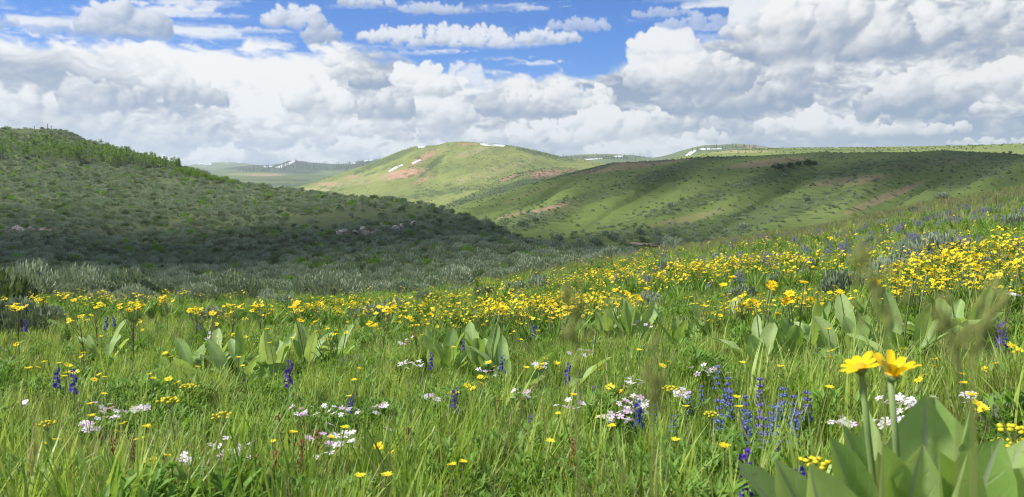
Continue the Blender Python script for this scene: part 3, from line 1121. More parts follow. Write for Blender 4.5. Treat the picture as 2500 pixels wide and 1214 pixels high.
# ------------------------------------------------------------------ grass
CLEAR = []                               # x, y, radius, how low the grass stays: room round the flowers


def tuft(rg, n, rad, L, w, m=0, lean=.35, curl=.6, segs=4, dry=0.0):
    mb = MB()
    for _ in range(n):
        q, rr = rg.uniform(0, 6.283), rad * math.sqrt(rg.random())
        yaw = q + rg.uniform(-1.2, 1.2)
        l = L * rg.uniform(.45, 1.0)
        a = abs(rg.gauss(0, lean))
        blade(mb, Vector((rr * math.cos(q), rr * math.sin(q), -.02)), yaw, a * .4, a + rg.uniform(0, curl), l, w * rg.uniform(.6, 1.2), segs, (1 - m if rg.random() < dry else m))
    return mb


def forb(rg, n, L):
    """low leafy herb: many narrow leaves on short stems"""
    mb = MB()
    for _ in range(n):
        q = rg.uniform(0, 6.283)
        yaw = rg.uniform(0, 6.283)
        h = rg.uniform(.2, 1) * L
        st = bend_line(Vector((.05 * math.cos(q), .05 * math.sin(q), -.01)), yaw, .05, rg.uniform(.2, .7), h, 3)
        mb.tube(st, [.0016] * 4, 3, 0, False)
        for k in range(7):
            p = st[1 + k % 3]
            leaf(mb, p, rg.uniform(0, 6.283), rg.uniform(.4, .9), rg.uniform(.9, 1.5), L * rg.uniform(.18, .36), L * .042, 3, 0, .2, .1)
    return mb


def build_grass():
    rg = random.Random(31)
    V = []
    for k in range(5):
        V.append(source('grass_tuft', tuft(rg, 34, .09, .34, .0042, 0, .30, .6, 4, .09).mesh('grass_tuft', (M_GRASS, M_GRASSD), False)))
    for k in range(2):
        V.append(source('broad_tuft', tuft(rg, 20, .09, .46, .0066, 0, .30, .7, 5, .03).mesh('broad_tuft', (M_GRASS, M_GRASSD), False)))
    for k in range(2):
        V.append(source('blue_tuft', tuft(rg, 50, .08, .30, .0026, 0, .28, .5, 3, .10).mesh('blue_tuft', (M_GRASSB, M_GRASSD), False)))
    for k in range(3):
        V.append(source('forb', forb(rg, 20, .25).mesh('forb', (M_FORB,), False)))
    V.append(source('dry_tuft', tuft(rg, 22, .07, .40, .0022, 1, .25, .4, 4, .0).mesh('dry_tuft', (M_GRASS, M_GRASSD), False)))
    zones = [(1100, -66, 66, 1.3, 3.6, 1.4, 1.1), (9200, -66, 66, 1.15, 6.0, 1.5, .92), (18500, -54, 54, 6.0, 20.0, 1.6, .72), (14500, -6, 47, 18.0, 66.0, 1.7, 1.05)]
    P, R, S, I = [], [], [], []
    for (n, t0, t1, r0, r1, pw, s) in zones:
        x, y, r, th = polar_points(n, t0, t1, r0, r1, pw)
        k = in_meadow(x, y, 1.5)
        x, y, r = x[k], y[k], r[k]
        n = len(x)
        P.append(np.stack([x, y, meadow_z(x, y)], -1))
        R.append(upright(n, .10))
        tall = fbm(x * .9, y * .9, 0 * x + 9, 3)
        clr = np.ones(n)
        for (cx, cy, cr, ck) in CLEAR:
            rc = math.hypot(cx, cy)
            ux, uy = cx / rc, cy / rc
            al = (x - cx) * ux + (y - cy) * uy + cr * .6
            ac = (x - cx) * uy - (y - cy) * ux
            q = np.sqrt((al / (1.6 * cr)) ** 2 + (ac / cr) ** 2)
            clr = np.minimum(clr, ck + (1 - ck) * np.clip((q - .7) * 2.5, 0, 1))
        S.append(s * NPR.uniform(.55, 1.1, n) * np.where(r < 1.9, .55, 1) * (.45 + .85 * tall) * clr)
        pf = fbm(x * .55 + 20, y * .55, 0 * x + 4, 3)
        i = NPR.choice(13, n, p=[.105] * 5 + [.055] * 2 + [.08] * 2 + [.05] * 3 + [.055])
        j = np.where(pf > .56, NPR.choice([9, 10, 11], n), i)
        j = np.where(NPR.rand(n) < .55, j, i)
        dry = np.clip((r - 16) / 22, 0, .85)
        if r1 < 4: j = NPR.choice([5, 6, 0, 1, 12], n)
        I.append(np.where(NPR.rand(n) < dry, NPR.choice([12, 7, 8], n, p=[.6, .2, .2]), j))
    scatter_object('grass', 'green grass and low herbs filling the meadow', np.concatenate(P), np.concatenate(R), np.concatenate(S), np.concatenate(I), V)


SIDE = [(0, 330, 'left edge'), (330, 640, 'left'), (640, 960, 'left of centre'), (960, 1280, 'centre'), (1280, 1600, 'right of centre'), (1600, 1920, 'centre right'), (1920, 2210, 'right'), (2210, 2600, 'right edge')]


def side(px):
    for a, b, n in SIDE:
        if a <= px < b: return n
    return 'left edge' if px < 0 else 'right edge'


def depth_word(py):
    return 'on the far slope' if py < 600 else 'on the upper slope' if py < 650 else 'in the thick of the drift' if py < 700 else 'mid meadow' if py < 780 else 'in the nearer meadow' if py < 950 else 'in the front grass'



# ------------------------------------------------------------------ sagebrush
def sage_mesh(rg, n, R, H, leafL, name, wood=True, segs=1, mats=None):
    """rounded shrub of upright grey leaf sprays; foliage and wood apart"""
    fo, wo = MB(), MB()
    lobes = []
    for k in range(6):
        q = rg.uniform(0, 6.283)
        d = R * rg.uniform(.15, .62)
        lobes.append((d * math.cos(q), d * math.sin(q), R * rg.uniform(.36, .56), H * rg.uniform(.62, 1.0)))
    lobes.append((0, 0, R * .6, H * .95))
    for (cx, cy, lr, lh) in lobes:
        m = max(1, int(n / len(lobes)))
        if wood:
            wo.tube([Vector((cx * .1, cy * .1, -.03)), Vector((cx * .6, cy * .6, lh * .35)), Vector((cx, cy, lh * .75))], [.02 * R, .014 * R, .006 * R], 4, 0, False)
        for _ in range(m):
            q = rg.uniform(0, 6.283)
            zz = rg.random() ** .8
            rr = lr * math.sqrt(max(0, 1 - (zz * .93) ** 2)) * rg.uniform(.72, 1.05)
            p = Vector((cx + rr * math.cos(q), cy + rr * math.sin(q), lh * (.18 + .78 * zz) * rg.uniform(.9, 1.05)))
            yaw = math.pi / 2 - q + rg.uniform(-.7, .7)
            a = (1 - zz) * rg.uniform(.5, 1.2)
            L = leafL * rg.uniform(.6, 1.3)
            w = L * rg.uniform(.12, .24)
            pts = bend_line(p, yaw, a, a + rg.uniform(-.2, .3), L, segs + 1)
            sd = Vector((math.cos(yaw + rg.uniform(-1, 1)), -math.sin(yaw), rg.uniform(-.3, .3))).normalized()
            ws = [w * .5, w, w * .12] if segs == 1 else [w * .4, w, w * .8, w * .1]
            fo.strip(pts, [sd] * len(pts), ws[:len(pts)], 0)
    return fo, wo


def bush_points(n, th0, th1, r0, r1, pw, land, dens=None):
    x, y, r, th = polar_points(n, th0, th1, r0, r1, pw)
    return x, y, land(x, y), r, th


def sage_single(rg, n, R, H, leafL, name):
    fo, wo = sage_mesh(rg, n, R, H, leafL, name)
    b = len(fo.v)
    fo.v += wo.v
    for f in wo.f: fo.face([i + b for i in f], 1)
    return fo.mesh(name, (M_SAGE, M_WOOD), False)


def zone_words(px, py):
    return 'left' if px < 620 else 'centre left' if px < 1250 else 'centre right' if px < 1880 else 'right'


def build_sage():
    rg = random.Random(77)
    near = []
    for k in range(3):
        fo, wo = sage_mesh(rg, 1500, .5, .5, .085, 'sagebrush', True, 2)
        near.append((fo.mesh('foliage', (M_SAGE,), False), wo.mesh('branches', (M_WOOD,))))
    mid = [sage_single(rg, 1200, .5, .50, .065, 'sagebrush') for k in range(4)]
    far = [source('sage_far', sage_single(rg, 300, .5, .50, .10, 'sage_far')) for k in range(4)]
    green = []
    for k in range(2):
        fo, wo = sage_mesh(rg, 260, .5, .46, .11, 'green_far')
        green.append(source('green_far', fo.mesh('green_far', (M_FORB if k else M_SAGED,), False)))
    # --- all bushes of the sage hill
    x, y, r, th = polar_points(29000, -37, 12, 15, 410, 1.6)
    De = np.interp(th, _ea, _ed)
    Dc = np.interp(th, SAGE.a, SAGE.d)
    px, _ = pix(x, y, 0 * x)
    k = (r > De - 4.0 + 4.0 * NPR.rand(len(r))) & (r < Dc * 1.08)
    dens = fbm(x * .03 + 9, y * .03, 0 * x + 2, 4)
    z = np.maximum(SAGE.z(x, y), np.where(r < De + 12, meadow_z(x, y), -99))
    px, py = pix(x, y, z)
    open_ = ell(px, py, [(500, 548, 650, 22, 3, .8), (150, 562, 170, 12, 0, .9), (1000, 532, 260, 8, -10, .5)])
    k &= NPR.rand(len(r)) < np.clip(1.15 - 3.4 * np.clip(dens - .5, 0, 1) - .62 * open_, .08, 1)
    x, y, z, r, px, py = (a[k] for a in (x, y, z, r, px, py))
    s = (.6 + 1.1 * NPR.rand(len(x)) ** 1.6) * np.clip(.85 + r / 400, .8, 1.5)
    # --- bushes standing in the meadow, on the right mostly; x, y of the foot, width in pixels
    M = [(2070, 730, 120), (2170, 700, 120), (2290, 650, 130), (1640, 690, 90), (1600, 705, 60), (1810, 740, 80), (1590, 760, 90), (2440, 690, 110), (2480, 760, 110), (1320, 712, 70), (1260, 718, 60), (970, 770, 80),
         (900, 800, 110), (700, 752, 60), (1530, 780, 60), (2360, 740, 90), (2250, 720, 80), (1900, 700, 70), (1960, 690, 60), (1480, 740, 50), (1400, 735, 50), (1180, 730, 60), (1110, 722, 50), (1040, 740, 60), (2110, 790, 80),
         (40, 830, 150), (110, 800, 90), (850, 925, 110), (520, 790, 70), (1690, 660, 44), (1750, 640, 40), (2000, 660, 56), (2400, 620, 60), (2330, 585, 40), (2160, 560, 40), (2480, 560, 60), (2230, 520, 30), (2300, 490, 34), (2120, 600, 40), (1870, 610, 34), (1560, 640, 36), (1490, 665, 34), (1390, 690, 36), (2440, 820, 70), (1660, 800, 60), (2290, 800, 60), (2470, 1080, 190), (2380, 1010, 90)]
    G = 'sagebrush shrubs'
    used = 0
    for i, (bx, by, wpx) in enumerate(M):
        p = meadow_hit(bx, by)
        rr = math.hypot(p.x, p.y)
        w = wpx * rr / F
        fo, wo = near[i % 3]
        root = link('sagebrush', None, None, p, (0, 0, rg.uniform(0, 6.28)), w * rg.uniform(.95, 1.1))
        tag(root, ['silver green sagebrush', 'grey leafy sagebrush', 'pale sagebrush bush'][i % 3] + ' %s among the %s, %s' % (
            'low' if wpx < 60 else 'spreading' if wpx > 100 else 'rounded', 'yellow flowers' if bx > 1100 else 'meadow grass', zone_words(bx, by) + (' far up the slope' if by < 640 else ' mid meadow' if by < 780 else ' near the front')), 'shrub', G)
        link('foliage', fo, root)
        link('branches', wo, root)
        used += 1
    order = np.argsort(r / s)
    vis = order[(px[order] > -10) & (px[order] < 2510)]
    pick = vis[:300 - used]
    for i in pick:
        o = link('sagebrush', mid[i % 4], None, (x[i], y[i], z[i] - .03), (0, 0, rg.uniform(0, 6.28)), float(s[i]))
        tag(o, '%s grey green sagebrush at the dark slope foot, %s, %s' % ('small' if s[i] < .8 else 'middling' if s[i] < 1.1 else 'large','front row' if py[i] > 715 else 'second row' if py[i] > 690 else 'third row' if py[i] > 665 else 'back row', side(px[i])), 'shrub', G)
    rest = np.setdiff1d(order, pick)
    n = len(rest)
    scatter_object('sagebrush_cover', 'grey green sagebrush covering the dark left hillside', np.stack([x[rest], y[rest], z[rest] - .03], -1), upright(n, .06), s[rest] * 1.05, NPR.choice(6, n, p=[.21] * 4 + [.08] * 2), far + green)


def build_hill_shrubs():
    """scrub on the grassy hill across the valley"""
    rg = random.Random(13)
    src = [source('hill_bush', sage_single(rg, 140, .5, .42, .17, 'hill_bush')) for k in range(3)]
    x, y, r, th = polar_points(16000, -12, 38, 100, 470, 1.4)
    z = GRASSY.z(x, y)
    px, py = pix(x, y, z)
    dk = ell(px, py, [(1480, 470, 330, 18, 18, .8), (1260, 548, 180, 24, 14, .9), (1780, 465, 330, 20, 18, .7), (2150, 410, 360, 18, 6, .5), (1800, 545, 340, 30, 14, .9), (1480, 588, 300, 22, 6, 1.0), (1960, 402, 60, 14, 8, .6), (2350, 420, 240, 30, 0, .4)])
    k = (NPR.rand(len(x)) < np.clip(.07 + .85 * dk * (fbm(x * .05, y * .05, 0 * x, 3) > .42), 0, 1)) & (z > SAGE.z(x, y))
    x, y, z, r, px, py = (a[k] for a in (x, y, z, r, px, py))
    s = NPR.uniform(.6, 1.5, len(x)) * (1 + (NPR.rand(len(x)) < .05) * .5)
    o = np.argsort(-s / r)
    lone = o[(px[o] > 1000) & (px[o] < 2510)][:60]
    single = [sage_single(rg, 220, .5, .5, .22, 'hill_bush') for _ in range(3)]
    for i in lone:
        b = link('hill_bush', single[i % 3], None, (x[i], y[i], z[i] - .05), (0, 0, rg.uniform(0, 6.28)), float(s[i] * 1.2))
        tag(b, '%s round scrub bush on the grassy hillside, %s, %s' % ('big' if s[i] > 1.5 else 'small', 'near its foot' if py[i] > 560 else 'halfway up' if py[i] > 470 else 'near its crest', side(px[i])), 'bush', 'bushes on the grassy hillside')
    rest = np.setdiff1d(o, lone)
    n = len(rest)
    scatter_object('hillside_scrub', 'low scrub scattered over the grassy hillside', np.stack([x[rest], y[rest], z[rest] - .05], -1), upright(n, .05), s[rest], NPR.randint(0, 3, n), src)
    # dark thicket near the crest
    dm = []
    for _ in range(3):
        fo, wo = sage_mesh(rg, 260, .5, .5, .2, 'thicket')
        dm.append(fo.mesh('dark_bush', (M_SAGED,), False))
    for k in range(20):
        u = rg.uniform(-1, 1)
        p = GRASSY.hit(1945 + u * 62, 407 - u * 7 + rg.uniform(-6, 6) * (1 - abs(u)))
        b = link('dark_bush', dm[k % 3], None, p, (0, 0, rg.uniform(0, 6.28)), rg.uniform(1.6, 3.2))
        tag(b, 'dark green bush in the thicket near the grassy hill crest', 'bush', 'dark thicket on the grassy hill')


# ------------------------------------------------------------------ trees
def aspen_mesh(rg, H):
    tr, cr = MB(), MB()
    lean = rg.uniform(-.06, .06)
    top = Vector((lean * H, rg.uniform(-.05, .05) * H, H * .92))
    tr.tube([Vector((0, 0, -.3)), top * .4, top * .75, top], [.10, .08, .05, .02], 5, 0)
    cl = []
    for k in range(13):
        h = rg.uniform(.36, 1.0)
        q = rg.uniform(0, 6.28)
        d = H * .17 * math.sin(min(1, (1.06 - h) * 1.9) * math.pi / 2) * rg.uniform(.4, 1)
        c = top * h + Vector((d * math.cos(q), d * math.sin(q), 0))
        cl.append((c, H * rg.uniform(.06, .12)))
        tr.tube([top * (h * .86), (top * h * .9 + c) * .5, c], [.035, .022, .01], 3, 0, False)
    for c, R in cl:
        for _ in range(40):
            v = Vector((rg.gauss(0, 1), rg.gauss(0, 1), rg.gauss(0, .8))).normalized() * R * rg.uniform(.4, 1.1)
            n = Vector((rg.gauss(0, 1), rg.gauss(0, 1), rg.gauss(0, 1))).normalized()
            a = n.orthogonal().normalized() * H * rg.uniform(.012, .026)
            b = n.cross(a)
            i = len(cr.v)
            cr.v += [c + v - a, c + v + b * .8, c + v + a, c + v - b * .8]
            cr.face((i, i + 1, i + 2, i + 3), 0)
    return tr.mesh('trunk', (M_ASPENT,)), cr.mesh('crown', (M_ASPEN,), False)


def fir_mesh(rg, H):
    mb = MB()
    mb.tube([Vector((0, 0, -.5)), Vector((0, 0, H * .5)), Vector((0, 0, H))], [H * .02, H * .012, .02], 4, 1)
    tiers = 7
    for t in range(tiers):
        h = H * (.12 + .86 * t / tiers)
        R = H * .17 * (1 - t / tiers) ** .85 + .1
        for k in range(7):
            q = 6.283 * (k + rg.uniform(-.3, .3)) / 7
            d = Vector((math.cos(q), math.sin(q), 0))
            s = Vector((-d.y, d.x, 0))
            r = R * rg.uniform(.7, 1.15)
            i = len(mb.v)
            mb.v += [Vector((0, 0, h + H * .12)), d * r * .6 + s * r * .35 + UP * (h + H * .02), d * r + UP * (h - H * .02), d * r * .6 - s * r * .35 + UP * (h + H * .02)]
            mb.face((i, i + 1, i + 2, i + 3), 0)
    return mb.mesh('fir', (M_FIR, M_FIRT), False)


def build_hill_brush():
    """brush on the sunlit hill, the knoll and the plateau"""
    rg = random.Random(66)
    src = []
    for _ in range(3):
        fo, wo = sage_mesh(rg, 70, .5, .4, .26, 'brush')
        src.append(source('brush', fo.mesh('brush', (M_SAGED,), False)))
    P, S = [], []
    for hill, t0, t1, r0, r1, n, th in ((ROUND, -22, 10, 1000, 1560, 6000, .53), (KNOLL, -6, 9, 660, 900, 1200, .5), (PLATEAU, 10, 34, 700, 1180, 2500, .52), (GRASSY, -4, 34, 140, 460, 1100, .56)):
        x, y, r, a = polar_points(n, t0, t1, r0, r1, 2.0)
        d = fbm(x * .012 + 3, y * .012, 0 * x + 8, 4)
        k = (d + NPR.uniform(-.12, .12, n)) > th
        x, y = x[k], y[k]
        P.append(np.stack([x, y, hill.z(x, y) - .1], -1))
        S.append(NPR.uniform(.7, 2.2, len(x)) * (1.0 if hill is not GRASSY else .5))
    P, S = np.concatenate(P), np.concatenate(S)
    n = len(P)
    scatter_object('hill_brush', 'dark brush speckling the farther hills', P, upright(n, .05), S, NPR.randint(0, 3, n), src)


def build_trees():
    rg = random.Random(5)
    asp = [aspen_mesh(rg, 5.4) for _ in range(6)]
    n = 0
    for k in range(260):
        px = rg.uniform(-40, 440)
        lo = float(np.interp(px, [-40, 60, 150, 250, 330, 400, 440], [392, 393, 397, 404, 408, 414, 420]))
        hi = float(np.interp(px, [-40, 60, 150, 250, 330, 400, 440], [352, 355, 362, 376, 392, 408, 417]))
        u = rg.random() ** 1.5
        py = lo + (hi - lo) * u
        p = SAGE.hit(px, py)
        if n >= 210:
            break
        tr, cr = asp[k % 6]
        root = link('aspen_tree', None, None, p, (0, 0, rg.uniform(0, 6.28)), rg.uniform(.7, 1.1) * (.85 if px > 330 else 1.0))
        where = 'front row' if u < .25 else 'middle' if u < .6 else 'upper edge'
        tag(root, 'slender aspen with pale trunk, %s of the hillside grove, %s' % (where, 'far left' if px < 130 else 'middle stretch' if px < 290 else 'right end'), 'tree', 'aspen grove on the left hill')
        link('trunk', tr, root)
        link('crown', cr, root)
        n += 1
    # brush along the lower edge of the crest, right of the grove
    bm = []
    for _ in range(3):
        mb = MB()
        fo, wo = sage_mesh(rg, 300, .5, .6, .16, 'brush')
        bm.append(fo.mesh('green_brush', (M_ASPEN,), False))
    for k in range(40):
        px = rg.uniform(420, 580)
        py = float(np.interp(px, [420, 520, 580], [414, 440, 452])) + rg.uniform(-2, 6)
        p = SAGE.hit(px, py)
        b = link('green_brush', bm[k % 3], None, p, (0, 0, rg.uniform(0, 6.28)), rg.uniform(1.6, 3.0))
        tag(b, 'bright green brush along the falling crest of the dark hill', 'bush', 'green brush along the crest')
    # conifers far off
    fm = [fir_mesh(rg, 10.0) for _ in range(4)]
    stands = [(WOODED, 1340, 1640, 60, 'conifer on the low snowy rise behind the round hill', [(1340, 385), (1420, 379), (1500, 378), (1560, 381), (1640, 391)], 12),
              (PEAK, 1700, 1860, 34, 'conifer on the pale rise behind the plateau', [(1700, 364), (1780, 354), (1860, 358)], 8),
              (RIDGE, 600, 930, 200, 'dark conifer on the far wooded ridge', [(620, 412), (690, 403), (722, 393), (760, 399), (830, 403), (880, 397), (930, 389)], 16),
              (FARTHEST, 440, 620, 16, 'conifer on the farthest bluish hill', [(440, 412), (520, 405), (620, 408)], 8),
              (ROUND, 1300, 1400, 14, 'small conifer on the right shoulder of the round hill', [(1300, 369), (1400, 387)], 6)]
    for hill, a, b, n, lab, line, dep in stands:
        for k in range(n):
            px = rg.uniform(a, b)
            px = a + (b - a) * (round((px - a) / (b - a) * 7 + rg.gauss(0, .35)) + rg.gauss(0, .28)) / 7 if k % 3 else px
            py = float(np.interp(px, [q[0] for q in line], [q[1] for q in line])) + 1.5 + rg.random() * dep
            p = hill.hit(px, py)
            o = link('conifer', fm[k % 4], None, p, (0, 0, rg.uniform(0, 6.28)), rg.uniform(.7, 1.3) * {1490: .7}.get(0, 1) * (1.8 if hill is RIDGE else 1.1 if hill is not ROUND else .55))
            tag(o, lab, 'tree', lab.replace('conifer', 'conifers', 1))


# ------------------------------------------------------------------ snow, rocks, posts, track
def snow(hill, outline, label, thick=.8):
    pts = []
    n = len(outline)
    for i in range(n):
        a, b = outline[i], outline[(i + 1) % n]
        for k in range(4):
            u = k / 4
            j = .6 if k else 0
            pts.append(hill.hit(a[0] + (b[0] - a[0]) * u, a[1] + (b[1] - a[1]) * u + (rnd.uniform(-j, j))))
    bm = bmesh.new()
    vs_ = [bm.verts.new(p + UP * thick) for p in pts]
    lo = [bm.verts.new(p - UP * thick) for p in pts]
    m = len(vs_)
    es = [bm.edges.new((vs_[i], vs_[(i + 1) % m])) for i in range(m)]
    bmesh.ops.triangle_fill(bm, use_beauty=True, edges=es)
    for i in range(m):
        j = (i + 1) % m
        try:
            bm.faces.new((vs_[i], lo[i], lo[j], vs_[j]))
        except ValueError:
            pass
    bmesh.ops.recalc_face_normals(bm, faces=bm.faces)
    me = bpy.data.meshes.new('snow_patch')
    bm.to_mesh(me)
    bm.free()
    me.materials.append(M_SNOW)
    tag(link('snow_patch', me), label, 'snow patch', 'old snow on the hills', 'thing')


def build_details():
    rg = random.Random(9)
    snow(ROUND, [(1172, 351), (1200, 352), (1236, 354), (1230, 359), (1196, 357), (1176, 355)], 'long white snow patch just under the round hill top', .4)
    snow(ROUND, [(1020, 358), (1040, 357), (1036, 361), (1022, 362)], 'short snow patch on the left shoulder of the round hill', .6)
    snow(ROUND, [(948, 418), (968, 407), (972, 410), (952, 421)], 'slanting snow streak beside the red bare slope', .6)
    snow(ROUND, [(972, 406), (982, 402), (984, 405), (975, 408)], 'small snow scrap above the slanting streak', .5)
    snow(ROUND, [(1006, 398), (1026, 390), (1028, 393), (1008, 401)], 'thin snow streak in the gully right of the red slope', .5)
    snow(FARTHEST, [(482, 399), (500, 398), (517, 399), (515, 403), (484, 404)], 'left snow patch on the farthest hill', .5)
    snow(FARTHEST, [(550, 395), (570, 394.5), (588, 397), (584, 399), (552, 399)], 'right snow patch on the farthest hill', .5)
    snow(RIDGE, [(672, 409), (700, 399), (718, 392.5), (722, 394), (704, 404), (682, 411)], 'long slanting snow streak on the far wooded ridge', .5)
    snow(RIDGE, [(642, 406), (668, 405), (664, 408), (645, 409)], 'flat snow scrap left of the slanting streak', .5)
    snow(RIDGE, [(846, 400), (868, 397), (870, 400), (848, 402)], 'snow patch on the wooded ridge beside the round hill', .5)
    snow(RIDGE, [(886, 393), (912, 389), (912, 391.5), (890, 395)], 'thin snow strip below the far ridge skyline', .5)
    snow(PEAK, [(1672, 381), (1684, 371), (1698, 366), (1700, 369), (1690, 376), (1684, 381)], 'bright curved snow streak on the rise above the grassy hill', .5)
    snow(PEAK, [(1708, 363), (1760, 362), (1762, 365), (1710, 366.5)], 'snow strip broken by conifers on the pale rise', .5)
    snow(WOODED, [(1428, 389), (1470, 386), (1470, 388), (1432, 391)], 'thin snow strip on the low wooded rise', .5)
    snow(WOODED, [(1500, 381), (1522, 380), (1520, 383.5), (1502, 384)], 'small snow patch right of the thin strip', .5)
    # rocks on the sage hill
    def rock(rgx):
        mb = MB()
        mb.blob((0, 0, .2), .5, .38, .34, 0, 7, 4, .28, rgx)
        return mb.mesh('rock', (M_ROCK,), False)
    rk = [rock(rg) for _ in range(5)]
    tag(link('rock', rk[0], None, SAGE.hit(962, 566), (.2, .5, .4), (2.0, 1.3, 1.9)), 'largest pale rock standing up among the sagebrush', 'rock', 'rocks on the sage hill')
    for k in range(34):
        a = [(70, 563, 60, 5, 'pale rock in the outcrop at the left edge of the sage hill'), (870, 568, 46, 6, 'pale rock in the broken outcrop on the sage hill nose'), (975, 552, 50, 4, 'small pale rock above the largest rock')][k % 3]
        p = SAGE.hit(a[0] + rg.uniform(-1, 1) * a[2], a[1] + rg.uniform(-1, 1) * a[3])
        tag(link('rock', rk[k % 5], None, p, (rg.uniform(-.3, .3), rg.uniform(-.3, .3), rg.uniform(0, 6)), rg.uniform(.5, 1.3)), a[4], 'rock', 'rocks on the sage hill')
    # posts on the left skyline
    for px, h, lab in ((116, 2.4, 'taller grey post on the left hill skyline'), (125, 1.7, 'shorter grey post on the left hill skyline'), (84, 1.2, 'stubby post left of the pair on the skyline')):
        p = SAGE.hit(px, 312)
        mb = MB()
        mb.tube([Vector((0, 0, -.5)), Vector((0, 0, h * .5)), Vector((.04, 0, h))], [.13, .12, .10], 6, 0)
        mb.tube([Vector((-.35, 0, h * .86)), Vector((.35, 0, h * .9))], [.05, .05], 5, 0)
        tag(link('fence_post', mb.mesh('fence_post', (M_POST,)), None, p), lab, 'post', 'posts on the skyline')
    # dirt track in the valley
    A = [(1540, 596), (1580, 599), (1620, 600), (1660, 603), (1700, 604)]
    V, Fq = [], []
    for i, (px, py) in enumerate(A):
        p = GRASSY.hit(px, py)
        q = Vector((p.x, p.y, 0)).normalized()
        for s_ in (-1.4, 1.4):
            x, y = p.x + q.x * s_, p.y + q.y * s_
            V.append((x, y, float(GRASSY.z(x, y)) + .12))
    for i in range(len(A) - 1):
        Fq.append((2 * i, 2 * i + 1, 2 * i + 3, 2 * i + 2))
    tag(link('dirt_track', mesh_np('dirt_track', V, Fq, (plain('track_dirt', (.34, .24, .17), .95, .2, .8),))), 'short pale dirt track on the valley floor', None, None, 'structure')


build_sage()
build_hill_shrubs()
build_hill_brush()
build_trees()
build_details()
# ------------------------------------------------------------------ flowers
def one(cx):
    return Vector((cx.x, cx.y, cx.z))


def px_top(px, py, foot_r):
    """point at a pixel, at a given distance"""
    th, v = ray(px, py)
    return Vector((foot_r * math.sin(th), foot_r * math.cos(th), CZ + v * foot_r))


# balsamroot: a rosette of big grey green leaves and sunflower heads on bare stalks
def balsam_leaf_between(base, tip, W, name='leaf', arch=.12, face=None, seed=0):
    """a leaf from its root to its tip, blade turned towards `face`"""
    rg = random.Random(seed)
    mb = MB()
    n = 14
    d = tip - base
    L = d.length
    t = d.normalized()
    f = (face or Vector((0, -1, .6))).normalized()
    s = t.cross(f).normalized()
    nn = s.cross(t).normalized()
    pts, ws = [], []
    for i in range(n + 1):
        u = i / n
        pts.append(base + d * u - nn * (arch * L * (u * u - u * .35)) + s * (L * .03 * math.sin(u * 5 + seed)))
        q = max(0, (u - .30) / .70)
        ws.append(W * (.10 if u < .28 else (max(.10, q ** .5 * (1 - q) ** .52 / .482) if u < .97 else .03) * (1 + rg.uniform(-.05, .05))))
    sd = [(s * math.cos(.2 * math.sin(u * .6 + seed)) + nn * math.sin(.2 * math.sin(u * .6 + seed))) for u in range(n + 1)]
    # five points across: raised edges, a sunken midrib
    b = len(mb.v)
    AL, AC = [], []
    curl = rg.uniform(.5, 2.0)
    for i_, (p, w, s_) in enumerate(zip(pts, ws, sd)):
        for k, h in ((-1, .30), (-.5, .10), (-.075, -.03), (.075, -.03), (.5, .10), (1, .30)):
            edge = abs(k) == 1
            mb.v.append(p + s_ * (w * k * (1 + (rg.uniform(-.10, .06) if edge else 0))) + nn * (w * h * curl + (rg.uniform(-.16, .16) * w if edge else 0)))
            AL.append(i_ / n)
            AC.append(abs(k))
    for i in range(n):
        for j in range(5):
            a = b + i * 6 + j
            mb.face((a, a + 1, a + 7, a + 6), 1 if j == 2 else 0)
    me = mb.mesh(name, (M_BLEAF, M_RIB))
    for nm, vals in (('along', AL), ('across', AC)):
        me.attributes.new(nm, 'FLOAT', 'POINT').data.foreach_set('value', np.array(vals, np.float32))
    return me


M_RIB = foliage('leaf_rib', S3((.30, .38, .22), (.34, .42, .26)), .25, .55)


def stalk_mesh(pts, r0, r1, mat=None, sides=6):
    mb = MB()
    n = len(pts)
    mb.tube(pts, [r0 + (r1 - r0) * i / (n - 1) for i in range(n)], sides, 0)
    return mb.mesh('stalk', (mat or M_STEM,))


def sun_head(root, c, axis, R, rg, n=13, cup=.25):
    """flower head as a part: petals, disc and bracts beneath it"""
    mb = MB()
    daisy(mb, Vector((0, 0, 0)), axis, R, n, 0, 1, rg, cup, .30)
    h = link('flower_head', None, root, c)
    pet, disc = MB(), MB()
    # split the petals from the disc
    remap = {0: {}, 1: {}}
    for f, m in zip(mb.f, mb.m):
        t = pet if m == 0 else disc
        idx = []
        for i in f:
            if i not in remap[m]:
                remap[m][i] = len(t.v)
                t.v.append(mb.v[i])
            idx.append(remap[m][i])
        t.face(idx, 0)
    link('petals', pet.mesh('petals', (M_YELB,), True), h)
    link('disc', disc.mesh('disc', (M_DISC,), True), h)
    br = MB()
    ax = axis.normalized()
    a = ax.orthogonal().normalized()
    b = ax.cross(a)
    br.tube([-ax * R * .34, -ax * R * .2, -ax * R * .02], [R * .10, R * .26, R * .32], 8, 0, True)
    for k in range(10):
        q = 6.283 * k / 10
        d = a * math.cos(q) + b * math.sin(q)
        s = ax.cross(d)
        br.strip([d * R * .22 - ax * R * .2, d * R * .38 - ax * R * .04, d * R * .46 + ax * R * .02], [s] * 3, [R * .08, R * .07, R * .01], 0)
    link('bracts', br.mesh('bracts', (M_BALSAM,), True), h)
    return h


